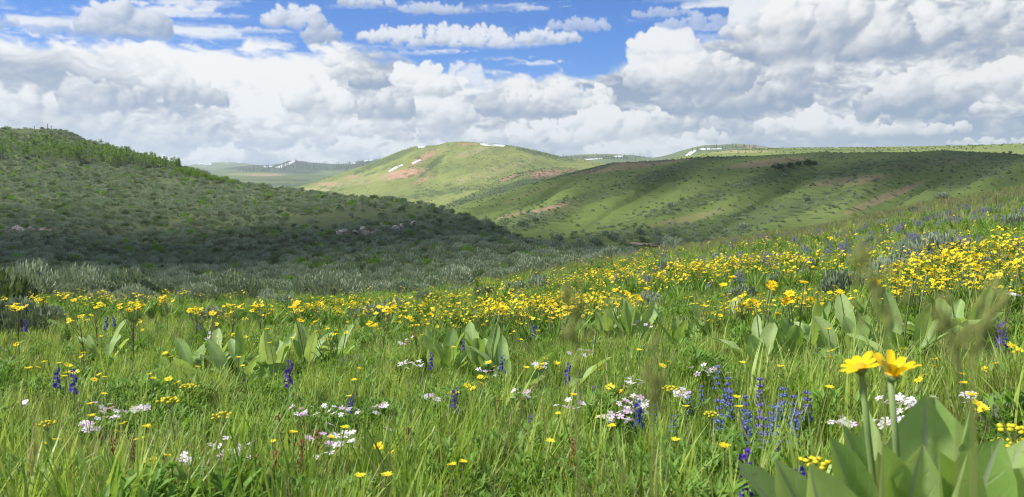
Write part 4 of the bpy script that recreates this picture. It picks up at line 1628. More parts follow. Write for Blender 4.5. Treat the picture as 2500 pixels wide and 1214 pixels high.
def balsam_generic(rg, nleaf, nfl, foot, scale, label):
    root = link('balsamroot', None, None, foot)
    tag(root, label, 'wildflower', 'balsamroot clumps')
    for k in range(nleaf):
        yaw = 6.283 * (k + rg.uniform(-.35, .35)) / nleaf
        a = rg.uniform(.12, .75) if rg.random() < .75 else rg.uniform(.8, 1.2)
        L = rg.uniform(.20, .40) * scale
        d = Vector((math.sin(yaw) * math.sin(a), math.cos(yaw) * math.sin(a), math.cos(a)))
        b = Vector((math.sin(yaw), math.cos(yaw), 0)) * .03 * scale
        f = Vector((-math.sin(yaw), -math.cos(yaw), .7)) if rg.random() < .6 else Vector((rg.uniform(-1, 1), -1, .5))
        link('leaf', balsam_leaf_between(b, b + d * L, rg.uniform(.030, .055) * scale, 'leaf', rg.uniform(-.10, .30) if rg.random() < .7 else rg.uniform(.3, .55), f, rg.randrange(999)), root)
    for k in range(nfl):
        yaw = rg.uniform(0, 6.28)
        h = rg.uniform(.36, .50) * scale
        pts = bend_line(Vector((rg.uniform(-.03, .03), rg.uniform(-.03, .03), 0)), yaw, .08, rg.uniform(.12, .35), h, 5)
        link('stalk', stalk_mesh(pts, .0042, .0034), root)
        sun_head(root, pts[-1], Vector((rg.uniform(-.5, .5), rg.uniform(-.8, .1), 1)), rg.uniform(.026, .034), rg, rg.randint(11, 15), rg.uniform(.05, .4))
    return root


def build_balsam():
    rg = random.Random(101)
    spots = [(500, 925, 9, 1, 'balsamroot clump with one golden flower low at its left leaf'), (590, 940, 10, 0, 'leafy balsamroot clump without flowers between two clumps left of centre'),
             (665, 930, 9, 0, 'upright leaved balsamroot clump above the dark blue larkspur'), (745, 910, 10, 3, 'balsamroot clump with three golden flowers held above its leaves'),
             (812, 895, 8, 0, 'smaller balsamroot clump at the right end of the left leafy row'), (1090, 925, 11, 1, 'balsamroot clump with one flower, left of the centre pair'),
             (1180, 930, 10, 1, 'balsamroot clump with one flower, right of the centre pair'), (255, 895, 8, 0, 'broad leaved balsamroot clump under the yellow cluster at left'),
             (1545, 850, 12, 4, 'balsamroot clump with four flowers right of centre'), (1650, 868, 6, 0, 'low balsamroot clump with one arching leaf right of centre'),
             (1860, 905, 10, 3, 'balsamroot clump with flowers standing behind the blue penstemon, left one'), (1945, 890, 11, 4, 'balsamroot clump with tallest pale stalks, centre right'),
             (2080, 885, 9, 2, 'balsamroot clump just behind the two big golden heads'), (2210, 890, 9, 2, 'balsamroot clump behind the big heads, on their right'),
             (1760, 840, 7, 2, 'small balsamroot clump left of the tall stalked one'), (2330, 850, 7, 2, 'balsamroot clump far right among the grasses'), (1480, 830, 6, 1, 'small balsamroot clump left of the four flowered one'),
             (190, 815, 4, 5, 'balsamroot group of five golden heads at the left'), (1250, 960, 5, 0, 'few pointed balsamroot leaves alone in the centre grass'), (1380, 975, 4, 0, 'pair of blunt balsamroot leaves right of centre')]
    for (px, py, nl, nf, lab) in spots:
        p = meadow_hit(px, py)
        CLEAR.append((p.x, p.y, .26, .60))
        balsam_generic(rg, nl, nf, p, 1.0 if py > 830 else .95, lab)
    # the big plant at the lower right, leaf by leaf: tip x, y, distance, width, face
    R0 = 1.42
    th, _ = ray(2235, 1000)
    fx, fy = R0 * math.sin(th), R0 * math.cos(th)
    foot = Vector((fx, fy, float(meadow_z(fx, fy))))
    CLEAR.append((foot.x, foot.y, .42, .30))
    root = link('balsamroot', None, None, foot)
    tag(root, 'largest balsamroot, broad leaves and two big golden flowers in the lower right corner', 'wildflower', 'balsamroot clumps')
    LV = [(2290, 972, 1.38, .062, (-.55, -1, .35)), (2325, 980, 1.50, .066, (.25, -1, .3)), (2412, 1000, 1.50, .036, (.9, -1, .2)), (2098, 1004, 1.48, .030, (-.4, -1, .5)), (2040, 1086, 1.30, .046, (.1, -1, .55)),
          (1838, 1118, 1.36, .050, (.35, -.6, .9)), (1925, 1120, 1.26, .046, (-.2, -1, .6)), (2010, 1130, 1.22, .055, (.2, -1, .8)), (2250, 1095, 1.24, .050, (-.3, -1, .6)), (2165, 1110, 1.20, .055, (.1, -.8, .8)), (2075, 1045, 1.40, .044, (.5, -1, .4)), (2330, 1120, 1.22, .05, (.4, -1, .5)),
          (2505, 1100, 1.34, .040, (-.3, -.7, .9)), (2470, 1105, 1.24, .062, (-.5, -1, .7)), (2395, 1120, 1.18, .052, (.3, -1, .7)), (2550, 1120, 1.25, .06, (-.4, -.6, 1)), (2140, 1110, 1.42, .040, (.3, -1, .3)), (2350, 1090, 1.42, .045, (-.2, -1, .3)), (2230, 1060, 1.50, .05, (.1, -1, .2))]
    for i, (px, py, r, w, f) in enumerate(LV):
        tip = px_top(px, py, r) - foot
        b = Vector((rg.uniform(-.04, .04), rg.uniform(-.04, .02), 0))
        link('leaf', balsam_leaf_between(b, tip, w, 'leaf', rg.uniform(.02, .10), Vector(f), 50 + i), root)
    for (px, py, r, ax, cup, n) in ((2100, 897, 1.36, (-.30, -.05, 1), .30, 10), (2178, 915, 1.34, (.08, -.10, 1), .95, 11)):
        c = px_top(px, py, r) - foot
        mid = Vector((c.x * .75 + .02, c.y * .6, c.z * .55))
        link('stalk', stalk_mesh([Vector((c.x * .4, 0, 0)), mid * .5 + Vector((c.x * .2, 0, 0)), mid, c * .6 + mid * .4, c - Vector(ax).normalized() * .012], .0062, .0050, M_BALSAM, 8), root)
        sun_head(root, c, Vector(ax), .036, rg, n, cup)


# yellow daisies of the drift
def drift_mesh(rg, nh, H, R, spread, name, npet=9):
    mb = MB()
    for k in range(nh):
        yaw = rg.uniform(0, 6.283)
        h = H * rg.uniform(.72, 1.0)
        q, rr = rg.uniform(0, 6.28), rg.uniform(0, .05)
        pts = bend_line(Vector((rr * math.cos(q), rr * math.sin(q), -.02)), yaw, rg.uniform(.0, spread * .6), spread * rg.uniform(.5, 1.3), h, 3)
        mb.tube(pts, [.0028, .0024, .0022, .002], 3, 2, False)
        daisy(mb, pts[-1], Vector((rg.gauss(0, .4), rg.gauss(0, .4), 1)), R * rg.uniform(.6, 1.15), npet, 0, 1, rg, rg.uniform(-.05, .35), .28, True)
        leaf(mb, pts[1], yaw + 2, .5, 1.2, .10, .010, 3, 3, .2, .1)
    for k in range(nh + 3):
        leaf(mb, Vector((0, 0, 0)), rg.uniform(0, 6.28), rg.uniform(.1, .6), rg.uniform(.4, 1.2), H * rg.uniform(.5, .95), .016, 4, 3, .25, .2)
    return mb.mesh(name, (M_YEL, M_DISC, M_STEM, M_FORB), False)


def drift_parts(rg, nh, H, R, spread):
    """the same plant for near places: stem, leaves and heads as meshes of their own"""
    out = []
    lv = MB()
    for k in range(nh + 2):
        leaf(lv, Vector((0, 0, 0)), rg.uniform(0, 6.28), rg.uniform(.2, .6), rg.uniform(.6, 1.2), H * rg.uniform(.35, .6), .012, 5, 0, .25, .2)
    out.append(('leaves', lv.mesh('leaves', (M_FORB,), False)))
    st = MB()
    heads = []
    for k in range(nh):
        yaw = rg.uniform(0, 6.283)
        pts = bend_line(Vector((rg.uniform(-.02, .02), rg.uniform(-.02, .02), -.02)), yaw, rg.uniform(.0, spread * .5), spread * rg.uniform(.5, 1.2), H * rg.uniform(.75, 1), 5)
        st.tube(pts, [.0022] * 6, 4, 0, False)
        heads.append(pts[-1])
    out.append(('stem', st.mesh('stem', (M_STEM,))))
    for h in heads:
        mb = MB()
        daisy(mb, h, Vector((rg.uniform(-.4, .4), rg.uniform(-.5, .2), 1)), R * rg.uniform(.8, 1.15), 11, 0, 1, rg, rg.uniform(0, .4), .30)
        out.append(('flower_head', mb.mesh('flower_head', (M_YEL, M_DISC), True)))
    return out


def build_drift():
    rg = random.Random(202)
    var = [drift_mesh(rg, nh, .34, .019, .22, 'yellow_daisy') for nh in (3, 4, 5, 6, 4, 5)]
    clus = [drift_mesh(rg, 12, .38, .017, .30, 'yellow_daisy', 8) for _ in range(3)]
    farv = [source('drift_plant', drift_mesh(rg, nh, .34, .019, .30, 'drift_plant', 7)) for nh in (2, 3, 5, 8)]
    parts = [drift_parts(rg, n, .30, .021, .2) for n in (1, 2, 2, 3)]
    # where the yellow stands: x, y, spread x, spread y, how many
    drifts = [(1850, 690, 500, 60, 800), (1550, 720, 360, 40, 430), (1900, 740, 560, 70, 300), (450, 730, 600, 16, 340), (300, 722, 420, 8, 90), (2100, 650, 400, 54, 900), (1700, 640, 240, 26, 520), (1480, 650, 140, 16, 260), (1330, 672, 130, 12, 80), (1250, 725, 300, 22, 300), (1000, 742, 260, 14, 150), (640, 748, 300, 10, 70),
              (60, 752, 110, 14, 40), (340, 750, 60, 14, 34), (420, 742, 40, 10, 26), (540, 750, 50, 10, 22), (2330, 690, 200, 60, 320), (2250, 600, 320, 40, 380), (2420, 570, 110, 24, 90), (1600, 606, 40, 10, 30), (1980, 760, 260, 40, 120), (1700, 770, 260, 34, 110), (2250, 790, 180, 40, 60), (1350, 790, 260, 40, 40), (900, 780, 300, 40, 24),
              (1880, 590, 200, 14, 36), (2100, 520, 260, 18, 26)]
    P = []
    for (cx, cy, sx, sy, n) in drifts:
        for _ in range(n):
            px, py = rg.gauss(cx, sx * .75), rg.gauss(cy, sy * .75)
            P.append((px, py))
    # to the ground: the pixels above are of the heads, about 0.33 m up
    G = []
    for px, py in P:
        p = meadow_hit(px, py, .30)
        r = math.hypot(p.x, p.y)
        De = float(np.interp(math.atan2(p.x, p.y), _ea, _ed))
        if r > De * 1.02 or r < 5.5: continue
        # flowers grow in patches
        if fbm(np.array([p.x * .5]), np.array([p.y * .5]), np.array([1.0]), 3)[0] < .36 + .22 * rg.random(): continue
        G.append((r, p, px, py))
    G.sort(key=lambda q: q[0])
    seen = [g for g in G if -5 < g[2] < 2505]
    near, rest = seen[:225], seen[225:] + [g for g in G if not (-5 < g[2] < 2505)]
    for i, (r, p, px, py) in enumerate(near):
        o = link('yellow_daisy', (clus if (i % 9 == 0) else var)[i % 3 if i % 9 == 0 else i % 6], None, p, (0, 0, rg.uniform(0, 6.28)), rg.uniform(.8, 1.1))
        tag(o, '%s yellow daisy plant %s, %s' % ('dense' if i % 9 == 0 else ('three headed', 'four headed', 'five headed', 'six headed', 'loose', 'leafy')[i % 6], depth_word(py), side(px)), 'wildflower', 'yellow daisies of the meadow')
    n = len(rest)
    scatter_object('yellow_drift', 'drift of yellow daisies over the far meadow', [tuple(g[1]) for g in rest], upright(n, .1), NPR.uniform(.6, 1.15, n), NPR.randint(0, 4, n), farv)
    # small ones of the front, by their heads: x, y
    front = [(250, 900, 1), (240, 952, 1), (352, 916, 1), (330, 1022, 1), (376, 1055, 1), (160, 882, 3), (150, 905, 1), (205, 978, 1), (107, 1015, 2), (818, 1018, 1), (912, 1125, 1), (1136, 1090, 1), (1142, 900, 2), (1175, 893, 2), (1205, 850, 2), (1335, 850, 3), (1384, 966, 1), (1250, 765, 2),
             (1310, 790, 2), (1440, 800, 2), (1620, 845, 2), (1790, 860, 1), (2040, 815, 2), (2250, 860, 2), (2330, 870, 1), (2420, 830, 2), (2470, 800, 2), (700, 815, 1), (660, 800, 1), (860, 880, 1), (470, 880, 1), (610, 870, 1), (100, 850, 2), (60, 890, 1), (2390, 900, 1), (2180, 840, 2), (1500, 905, 2), (1830, 960, 1), (1570, 840, 1), (1990, 930, 1), (2300, 830, 2)]
    for k in range(46):
        px, py = rg.uniform(20, 2480), 790 + 330 * rg.random() ** 1.6
        if not (1950 < px and py > 950):
            front.append((px, py, rg.choice([1, 1, 2])))
    for i, (px, py, nh) in enumerate(front):
        p = meadow_hit(px, py, .30)
        k = {1: 0, 2: 1 + i % 2, 3: 3}[nh]
        root = link('yellow_daisy', None, None, p, (0, 0, rg.uniform(0, 6.28)), rg.uniform(.85, 1.05))
        tag(root, '%s small yellow daisy with %s, %s %s' % (['short', 'bright', 'slender'][i % 3], {1: 'one head', 2: 'two heads', 3: 'three heads'}[nh], depth_word(py), side(px)), 'wildflower', 'yellow daisies of the meadow')
        for nm, me in parts[k]:
            link(nm, me, root)
    # groundsel: tall dark stalks with a flat cluster of heads
    for (px, py, n, sc_, lab) in [(930, 742, 14, 1.0, 'tall groundsel with dark stalk and dense yellow cluster, above the centre left leaves'), (1022, 775, 6, .8, 'groundsel with small bright cluster right of the tall one'), (905, 782, 6, .7, 'short groundsel cluster under the tall one'), (335, 735, 16, 1.0, 'dense groundsel cluster at the left meadow edge'),
                                  (410, 722, 14, .9, 'groundsel cluster between the two left ones'), (545, 738, 12, .9, 'flat groundsel cluster left of centre edge'), (150, 708, 5, .8, 'slim groundsel above the five golden heads'), (40, 738, 14, .9, 'groundsel cluster at the left frame edge'), (195, 765, 8, .8, 'groundsel cluster beside the five golden heads'), (1215, 745, 8, .8, 'groundsel cluster at the centre edge'), (1370, 745, 10, .9, 'groundsel cluster behind the blurred seed stalk'), (1325, 740, 8, .8, 'small groundsel left of the blurred seed stalk'), (640, 742, 10, .85, 'groundsel cluster behind the left leafy row'), (720, 748, 8, .8, 'groundsel cluster left of the three flowered balsamroot'), (470, 748, 12, .85, 'broad groundsel cluster behind the left leaf clump'), (250, 738, 8, .85, 'groundsel cluster between the left edge clusters'), (100, 725, 10, .85, 'pale groundsel cluster over the left edge sagebrush'), (785, 735, 6, .8, 'groundsel beside the three flowered balsamroot')]:
        H = .52 * sc_
        p = meadow_hit(px, py, H)
        root = link('groundsel', None, None, p)
        tag(root, lab, 'wildflower', 'groundsel plants')
        st = MB()
        top = bend_line(Vector((rg.uniform(-.05, .05), 0, -.02)), rg.uniform(0, 6), .03, .10, H * .78, 6)
        st.tube(top, [.0048, .0044, .004, .0036, .0032, .003, .0028], 5, 0)
        heads = []
        for k in range(n):
            q, rr = rg.uniform(0, 6.28), .085 * sc_ * math.sqrt(rg.random())
            c = top[-1] + Vector((rr * math.cos(q), rr * math.sin(q), H * .2 + rg.uniform(-.03, .025)))
            st.tube([top[-1 - (k % 3)], (top[-1] + c) * .5 + Vector((rr * .3 * math.cos(q), rr * .3 * math.sin(q), -.01)), c], [.0022, .0018, .0016], 3, 1, False)
            heads.append(c)
        link('stem', st.mesh('stem', (M_STEMD, M_STEM)), root)
        lv = MB()
        for k in range(9):
            leaf(lv, top[min(k // 2, 5)], rg.uniform(0, 6.28), .5, 1.2, .11 * (1 - k * .06), .014, 4, 0, .25, .1)
        link('leaves', lv.mesh('leaves', (M_FORB,), False), root)
        for c in heads:
            mb = MB()
            daisy(mb, c, Vector((rg.uniform(-.5, .5), rg.uniform(-.6, .3), 1)), rg.uniform(.017, .023), 8, 0, 1, rg, rg.uniform(-.1, .3), .32)
            link('flower_head', mb.mesh('flower_head', (M_YEL, M_DISC), True), root)


def spike_mesh(rg, H, fl, n, R, whorl, names, mats, leafy=True):
    """upright spike: stem, leaves and the flowers up its top part"""
    st, fo = MB(), MB()
    top = bend_line(Vector((0, 0, -.02)), rg.uniform(0, 6), .02, .12, H, 8)
    st.tube(top, [.0034 - .0002 * i for i in range(9)], 4, 0)
    if leafy:
        for k in range(10):
            leaf(st, top[k % 5], rg.uniform(0, 6.28), .4, 1.2, .09, .008, 4, 1, .2, .1)
    for k in range(n):
        u = fl + (1 - fl) * (k // whorl * whorl / n if whorl > 1 else k / n)
        i = min(7, int(u * 8))
        p = top[i].lerp(top[i + 1], u * 8 - i)
        q = 2.4 * k if whorl == 1 else 6.283 * (k % whorl) / whorl + k // whorl
        d = Vector((math.cos(q), math.sin(q), 0))
        s = R * rg.uniform(.75, 1.1) * (1.1 - .45 * (u - fl) / (1 - fl))
        if whorl == 1:                           # larkspur: five spread sepals and a spur behind
            c = p + d * s * 1.1 + UP * .004
            st.tube([p, c], [.0012, .001], 3, 0, False)
            ax = (d + UP * .1).normalized()
            a = ax.orthogonal().normalized()
            b = ax.cross(a)
            for j in range(5):
                w = 6.283 * j / 5 + k
                dd = a * math.cos(w) + b * math.sin(w)
                ss = ax.cross(dd)
                fo.strip([c, c + dd * s * .55 + ax * s * .15, c + dd * s * .95 + ax * s * .05], [ss] * 3, [s * .12, s * .34, s * .1], 0)
            fo.tube([c + ax * s * .1, c - ax * s * .5, c - ax * s * 1.1 + UP * s * .3], [s * .22, s * .14, s * .03], 5, 0)
        else:                                    # penstemon: tubes in whorls with flared lips
            ax = (d + UP * .35).normalized()
            c = p + ax * s * 1.7
            fo.tube([p + d * .003, p + ax * s * .9, c], [s * .16, s * .34, s * .42], 6, 0, False)
            st.blob(p + d * .004, s * .28, s * .28, s * .34, 2, 5, 3)
            a = ax.orthogonal().normalized()
            b = ax.cross(a)
            for j in range(5):
                w = 6.283 * j / 5
                dd = a * math.cos(w) + b * math.sin(w)
                fo.strip([c + dd * s * .35, c + dd * s * .8 + ax * s * .2], [ax.cross(dd)] * 2, [s * .28, s * .16], 0)
    return st, fo


def build_blues():
    rg = random.Random(303)
    lark = []
    for _ in range(3):
        st, fo = spike_mesh(rg, .34, .62, 14, .016, 1, None, None)
        lark.append((st.mesh('stem', (M_STEM, M_FORB, M_CALYX)), fo.mesh('florets', (M_BLUE,), False)))
    pen = []
    for _ in range(3):
        st, fo = spike_mesh(rg, .27, .50, 20, .0115, 4, None, None)
        pen.append((st.mesh('stem', (M_STEMD, M_FORB, M_CALYX)), fo.mesh('florets', (M_PEN,), False)))
    # top of the spike: x, y, size, what to say
    L = [(697, 872, 1.05, 'deep blue larkspur with a dense spike, left of centre front'), (1107, 945, .85, 'violet blue larkspur in the centre grass'), (1049, 858, .8, 'blue larkspur against the centre balsamroot leaves'), (1135, 822, .8, 'blue larkspur above the centre balsamroot leaves'), (1566, 966, .85, 'dark violet larkspur among white phlox'), (1838, 1085, 1.0, 'blue violet larkspur over the big lower right leaf'),
         (1936, 1130, .85, 'violet larkspur floret behind the lower right leaves'), (57, 776, .9, 'blue larkspur over the left edge sagebrush'), (255, 770, .9, 'blue larkspur right of the five golden heads'), (280, 770, .8, 'second blue larkspur right of the five golden heads'), (130, 895, .8, 'blue larkspur in the left grass'), (178, 898, .9, 'paler larkspur in the left grass'), (1380, 880, .8, 'violet larkspur behind a yellow daisy, right of centre'), (1224, 865, .8, 'slim larkspur right of the centre leaves'), (490, 782, .7, 'small larkspur above the left leafy row'), (850, 960, .7, 'faint larkspur in the centre left grass'), (2455, 775, .9, 'larkspur at the right frame edge'), (1300, 790, .8, 'larkspur before the yellow drift'), (1455, 820, .7, 'larkspur beside the blurred seed stalk')]
    for i, (px, py, s, lab) in enumerate(L):
        p = meadow_hit(px, py, .33 * s)
        root = link('larkspur', None, None, p, (0, 0, rg.uniform(0, 6)), s)
        tag(root, lab, 'wildflower', 'larkspur')
        st, fo = lark[i % 3]
        link('stem', st, root)
        link('florets', fo, root)
    PN = [(1752, 880), (1772, 905), (1790, 935), (1762, 960), (1830, 950), (1857, 905), (1848, 965), (1880, 970), (1904, 928), (1918, 965), (1945, 945), (1975, 935), (1868, 1000), (1825, 985), (1900, 1000), (1935, 985), (1716, 930), (1690, 945), (1296, 1000), (1416, 945), (1454, 935), (1606, 975), (1640, 1000)]
    words = ['leftmost tall', 'upper left', 'left', 'lower left', 'left inner', 'topmost', 'middle', 'central', 'upper right', 'right inner', 'right', 'rightmost', 'lowest', 'low left', 'low central', 'low right']
    for i, (px, py) in enumerate(PN):
        s = .95 if i < 16 else .75
        p = meadow_hit(px, py, .26 * s)
        CLEAR.append((p.x, p.y, .10, .7))
        root = link('penstemon', None, None, p, (0, 0, rg.uniform(0, 6)), s)
        lab = '%s spike of the bright blue penstemon cluster' % words[i] if i < 16 else 'faint single penstemon spike in the grass, %s %s' % (side(px), 'high' if py < 960 else 'low')
        tag(root, lab, 'wildflower', 'penstemon')
        st, fo = pen[i % 3]
        link('stem', st, root)
        link('florets', fo, root)
    # lupines far up the right slope and at the left edge
    src = []
    for _ in range(3):
        mb = MB()
        for k in range(5):
            b = Vector((rg.uniform(-.12, .12), rg.uniform(-.12, .12), 0))
            h = rg.uniform(.28, .42)
            mb.tube([b, b + UP * h], [.003, .002], 3, 1, False)
            for j in range(16):
                q = 2.4 * j
                c = b + UP * (h * (.5 + .5 * j / 16)) + Vector((math.cos(q), math.sin(q), 0)) * .012
                mb.blob(c, .012, .012, .011, 0, 4, 2)
            for j in range(5):
                leaf(mb, b, rg.uniform(0, 6), .4, 1.1, .16, .012, 3, 1, .2, .3)
        src.append(source('lupine', mb.mesh('lupine', (M_LUP, M_FORB), False)))
    P = []
    for (cx, cy, sx, sy, n) in [(2050, 570, 420, 34, 170), (1700, 612, 260, 16, 80), (2350, 520, 200, 30, 90), (1560, 660, 200, 14, 20)]:
        for _ in range(n):
            px, py = rg.gauss(cx, sx * .6), rg.gauss(cy, sy * .6)
            p = meadow_hit(px, py, .3)
            r = math.hypot(p.x, p.y)
            if r > float(np.interp(math.atan2(p.x, p.y), _ea, _ed)) * 1.01 or r < 7: continue
            if fbm(np.array([p.x * .22 + 9]), np.array([p.y * .22]), np.array([5.0]), 3)[0] < .47: continue
            P.append(tuple(p))
    n = len(P)
    scatter_object('lupine_patch', 'violet lupine haze over the far right slope', P, upright(n, .1), NPR.uniform(.5, .8, n), NPR.randint(0, 3, n), src)


def build_whites():
    rg = random.Random(404)
    fl = []
    for k in range(6):
        mb = MB()
        phlox_flower(mb, Vector((0, 0, 0)), Vector((rg.uniform(-.3, .3), rg.uniform(-.7, .0), 1)), .0125, 0, rg)
        fl.append(mb.mesh('flower', (M_PINK if k % 3 == 0 else M_WHITE,), False))
    mat_m = []
    for k in range(3):
        mb = MB()
        for _ in range(70):
            q, rr = rg.uniform(0, 6.28), .10 * math.sqrt(rg.random())
            blade(mb, Vector((rr * math.cos(q), rr * math.sin(q), -.01)), rg.uniform(0, 6.28), .1, .8, rg.uniform(.07, .15), .0022, 2)
        mat_m.append(mb.mesh('leaves', (M_GRASSB,), False))
    C = [(840, 1075, 16, 90, 36, 'pink and white phlox patch at the centre left front'), (570, 1098, 14, 60, 24, 'pale phlox patch left of the front one'), (455, 1120, 6, 22, 12, 'few pale phlox flowers at the lower left'), (830, 1000, 9, 50, 16, 'white phlox above the front patch'), (920, 992, 6, 26, 10, 'white phlox trio right of the upper patch'), (735, 1005, 6, 26, 10, 'faint pink phlox left of the upper patch'),
         (1065, 968, 6, 26, 12, 'white phlox beside the violet larkspur'), (1540, 985, 18, 60, 30, 'white phlox patch around the dark violet larkspur'), (1545, 932, 8, 30, 12, 'white phlox above the larkspur patch'), (1500, 1020, 8, 60, 14, 'scattered white phlox below the larkspur patch'), (1400, 985, 6, 40, 16, 'sparse white phlox right of centre'), (985, 832, 10, 30, 12, 'white phlox beside the centre sagebrush'), (1005, 890, 9, 40, 12, 'white phlox in the centre clearing'), (1190, 905, 6, 30, 12, 'white phlox behind the centre right leaves'),
         (1430, 858, 8, 40, 10, 'white phlox right of centre, upper'), (1720, 905, 8, 50, 12, 'white phlox behind the penstemon'), (2060, 1030, 10, 40, 12, 'white phlox left of the big stalks'), (2215, 985, 18, 60, 20, 'pink white phlox between the big stalks'), (2160, 1030, 8, 40, 10, 'white phlox under the golden heads'), (2370, 965, 8, 30, 14, 'phlox right of the big leaves'), (260, 1005, 10, 50, 22, 'lilac phlox in the left grass'), (215, 1040, 8, 26, 14, 'pink phlox pair at the left'), (345, 1000, 7, 26, 14, 'lilac phlox right of the left patch'), (520, 825, 12, 26, 14, 'white phlox behind the left leafy row'),
         (63, 983, 3, 10, 6, 'lone white phlox at the left'), (1310, 890, 5, 24, 8, 'white phlox scraps at centre'), (1270, 960, 5, 30, 14, 'white phlox near the lone leaves'), (1660, 960, 6, 30, 12, 'white phlox left of the penstemon'), (1560, 790, 5, 40, 8, 'white phlox by the four flowered balsamroot'), (2480, 720, 5, 20, 8, 'white phlox far right')]
    for i, (px, py, n, sx, sy, lab) in enumerate(C):
        p = meadow_hit(px, py, .19)
        r = math.hypot(p.x, p.y)
        CLEAR.append((p.x, p.y, max(.12, sx * r / F), .45))
        root = link('phlox', None, None, p)
        tag(root, lab, 'wildflower', 'phlox patches')
        n = int(n * 1.8)
        link('leaves', mat_m[i % 3], root, None, (0, 0, rg.uniform(0, 6)), max(.7, min(1.6, sx * r / F * 9)))
        for k in range(n):
            q = px_top(px + rg.gauss(0, sx * .5), py + rg.gauss(0, sy * .5), r * (1 + rg.uniform(-.03, .03)))
            h = q - p
            h.z = max(.06, h.z)
            link('flower', fl[rg.randrange(6) if 'white' not in lab or rg.random() < .3 else rg.choice([1, 2, 4, 5, 0])], root, h, (rg.uniform(-.3, .3), rg.uniform(-.3, .3), rg.uniform(0, 6)), rg.uniform(1.0, 1.4))


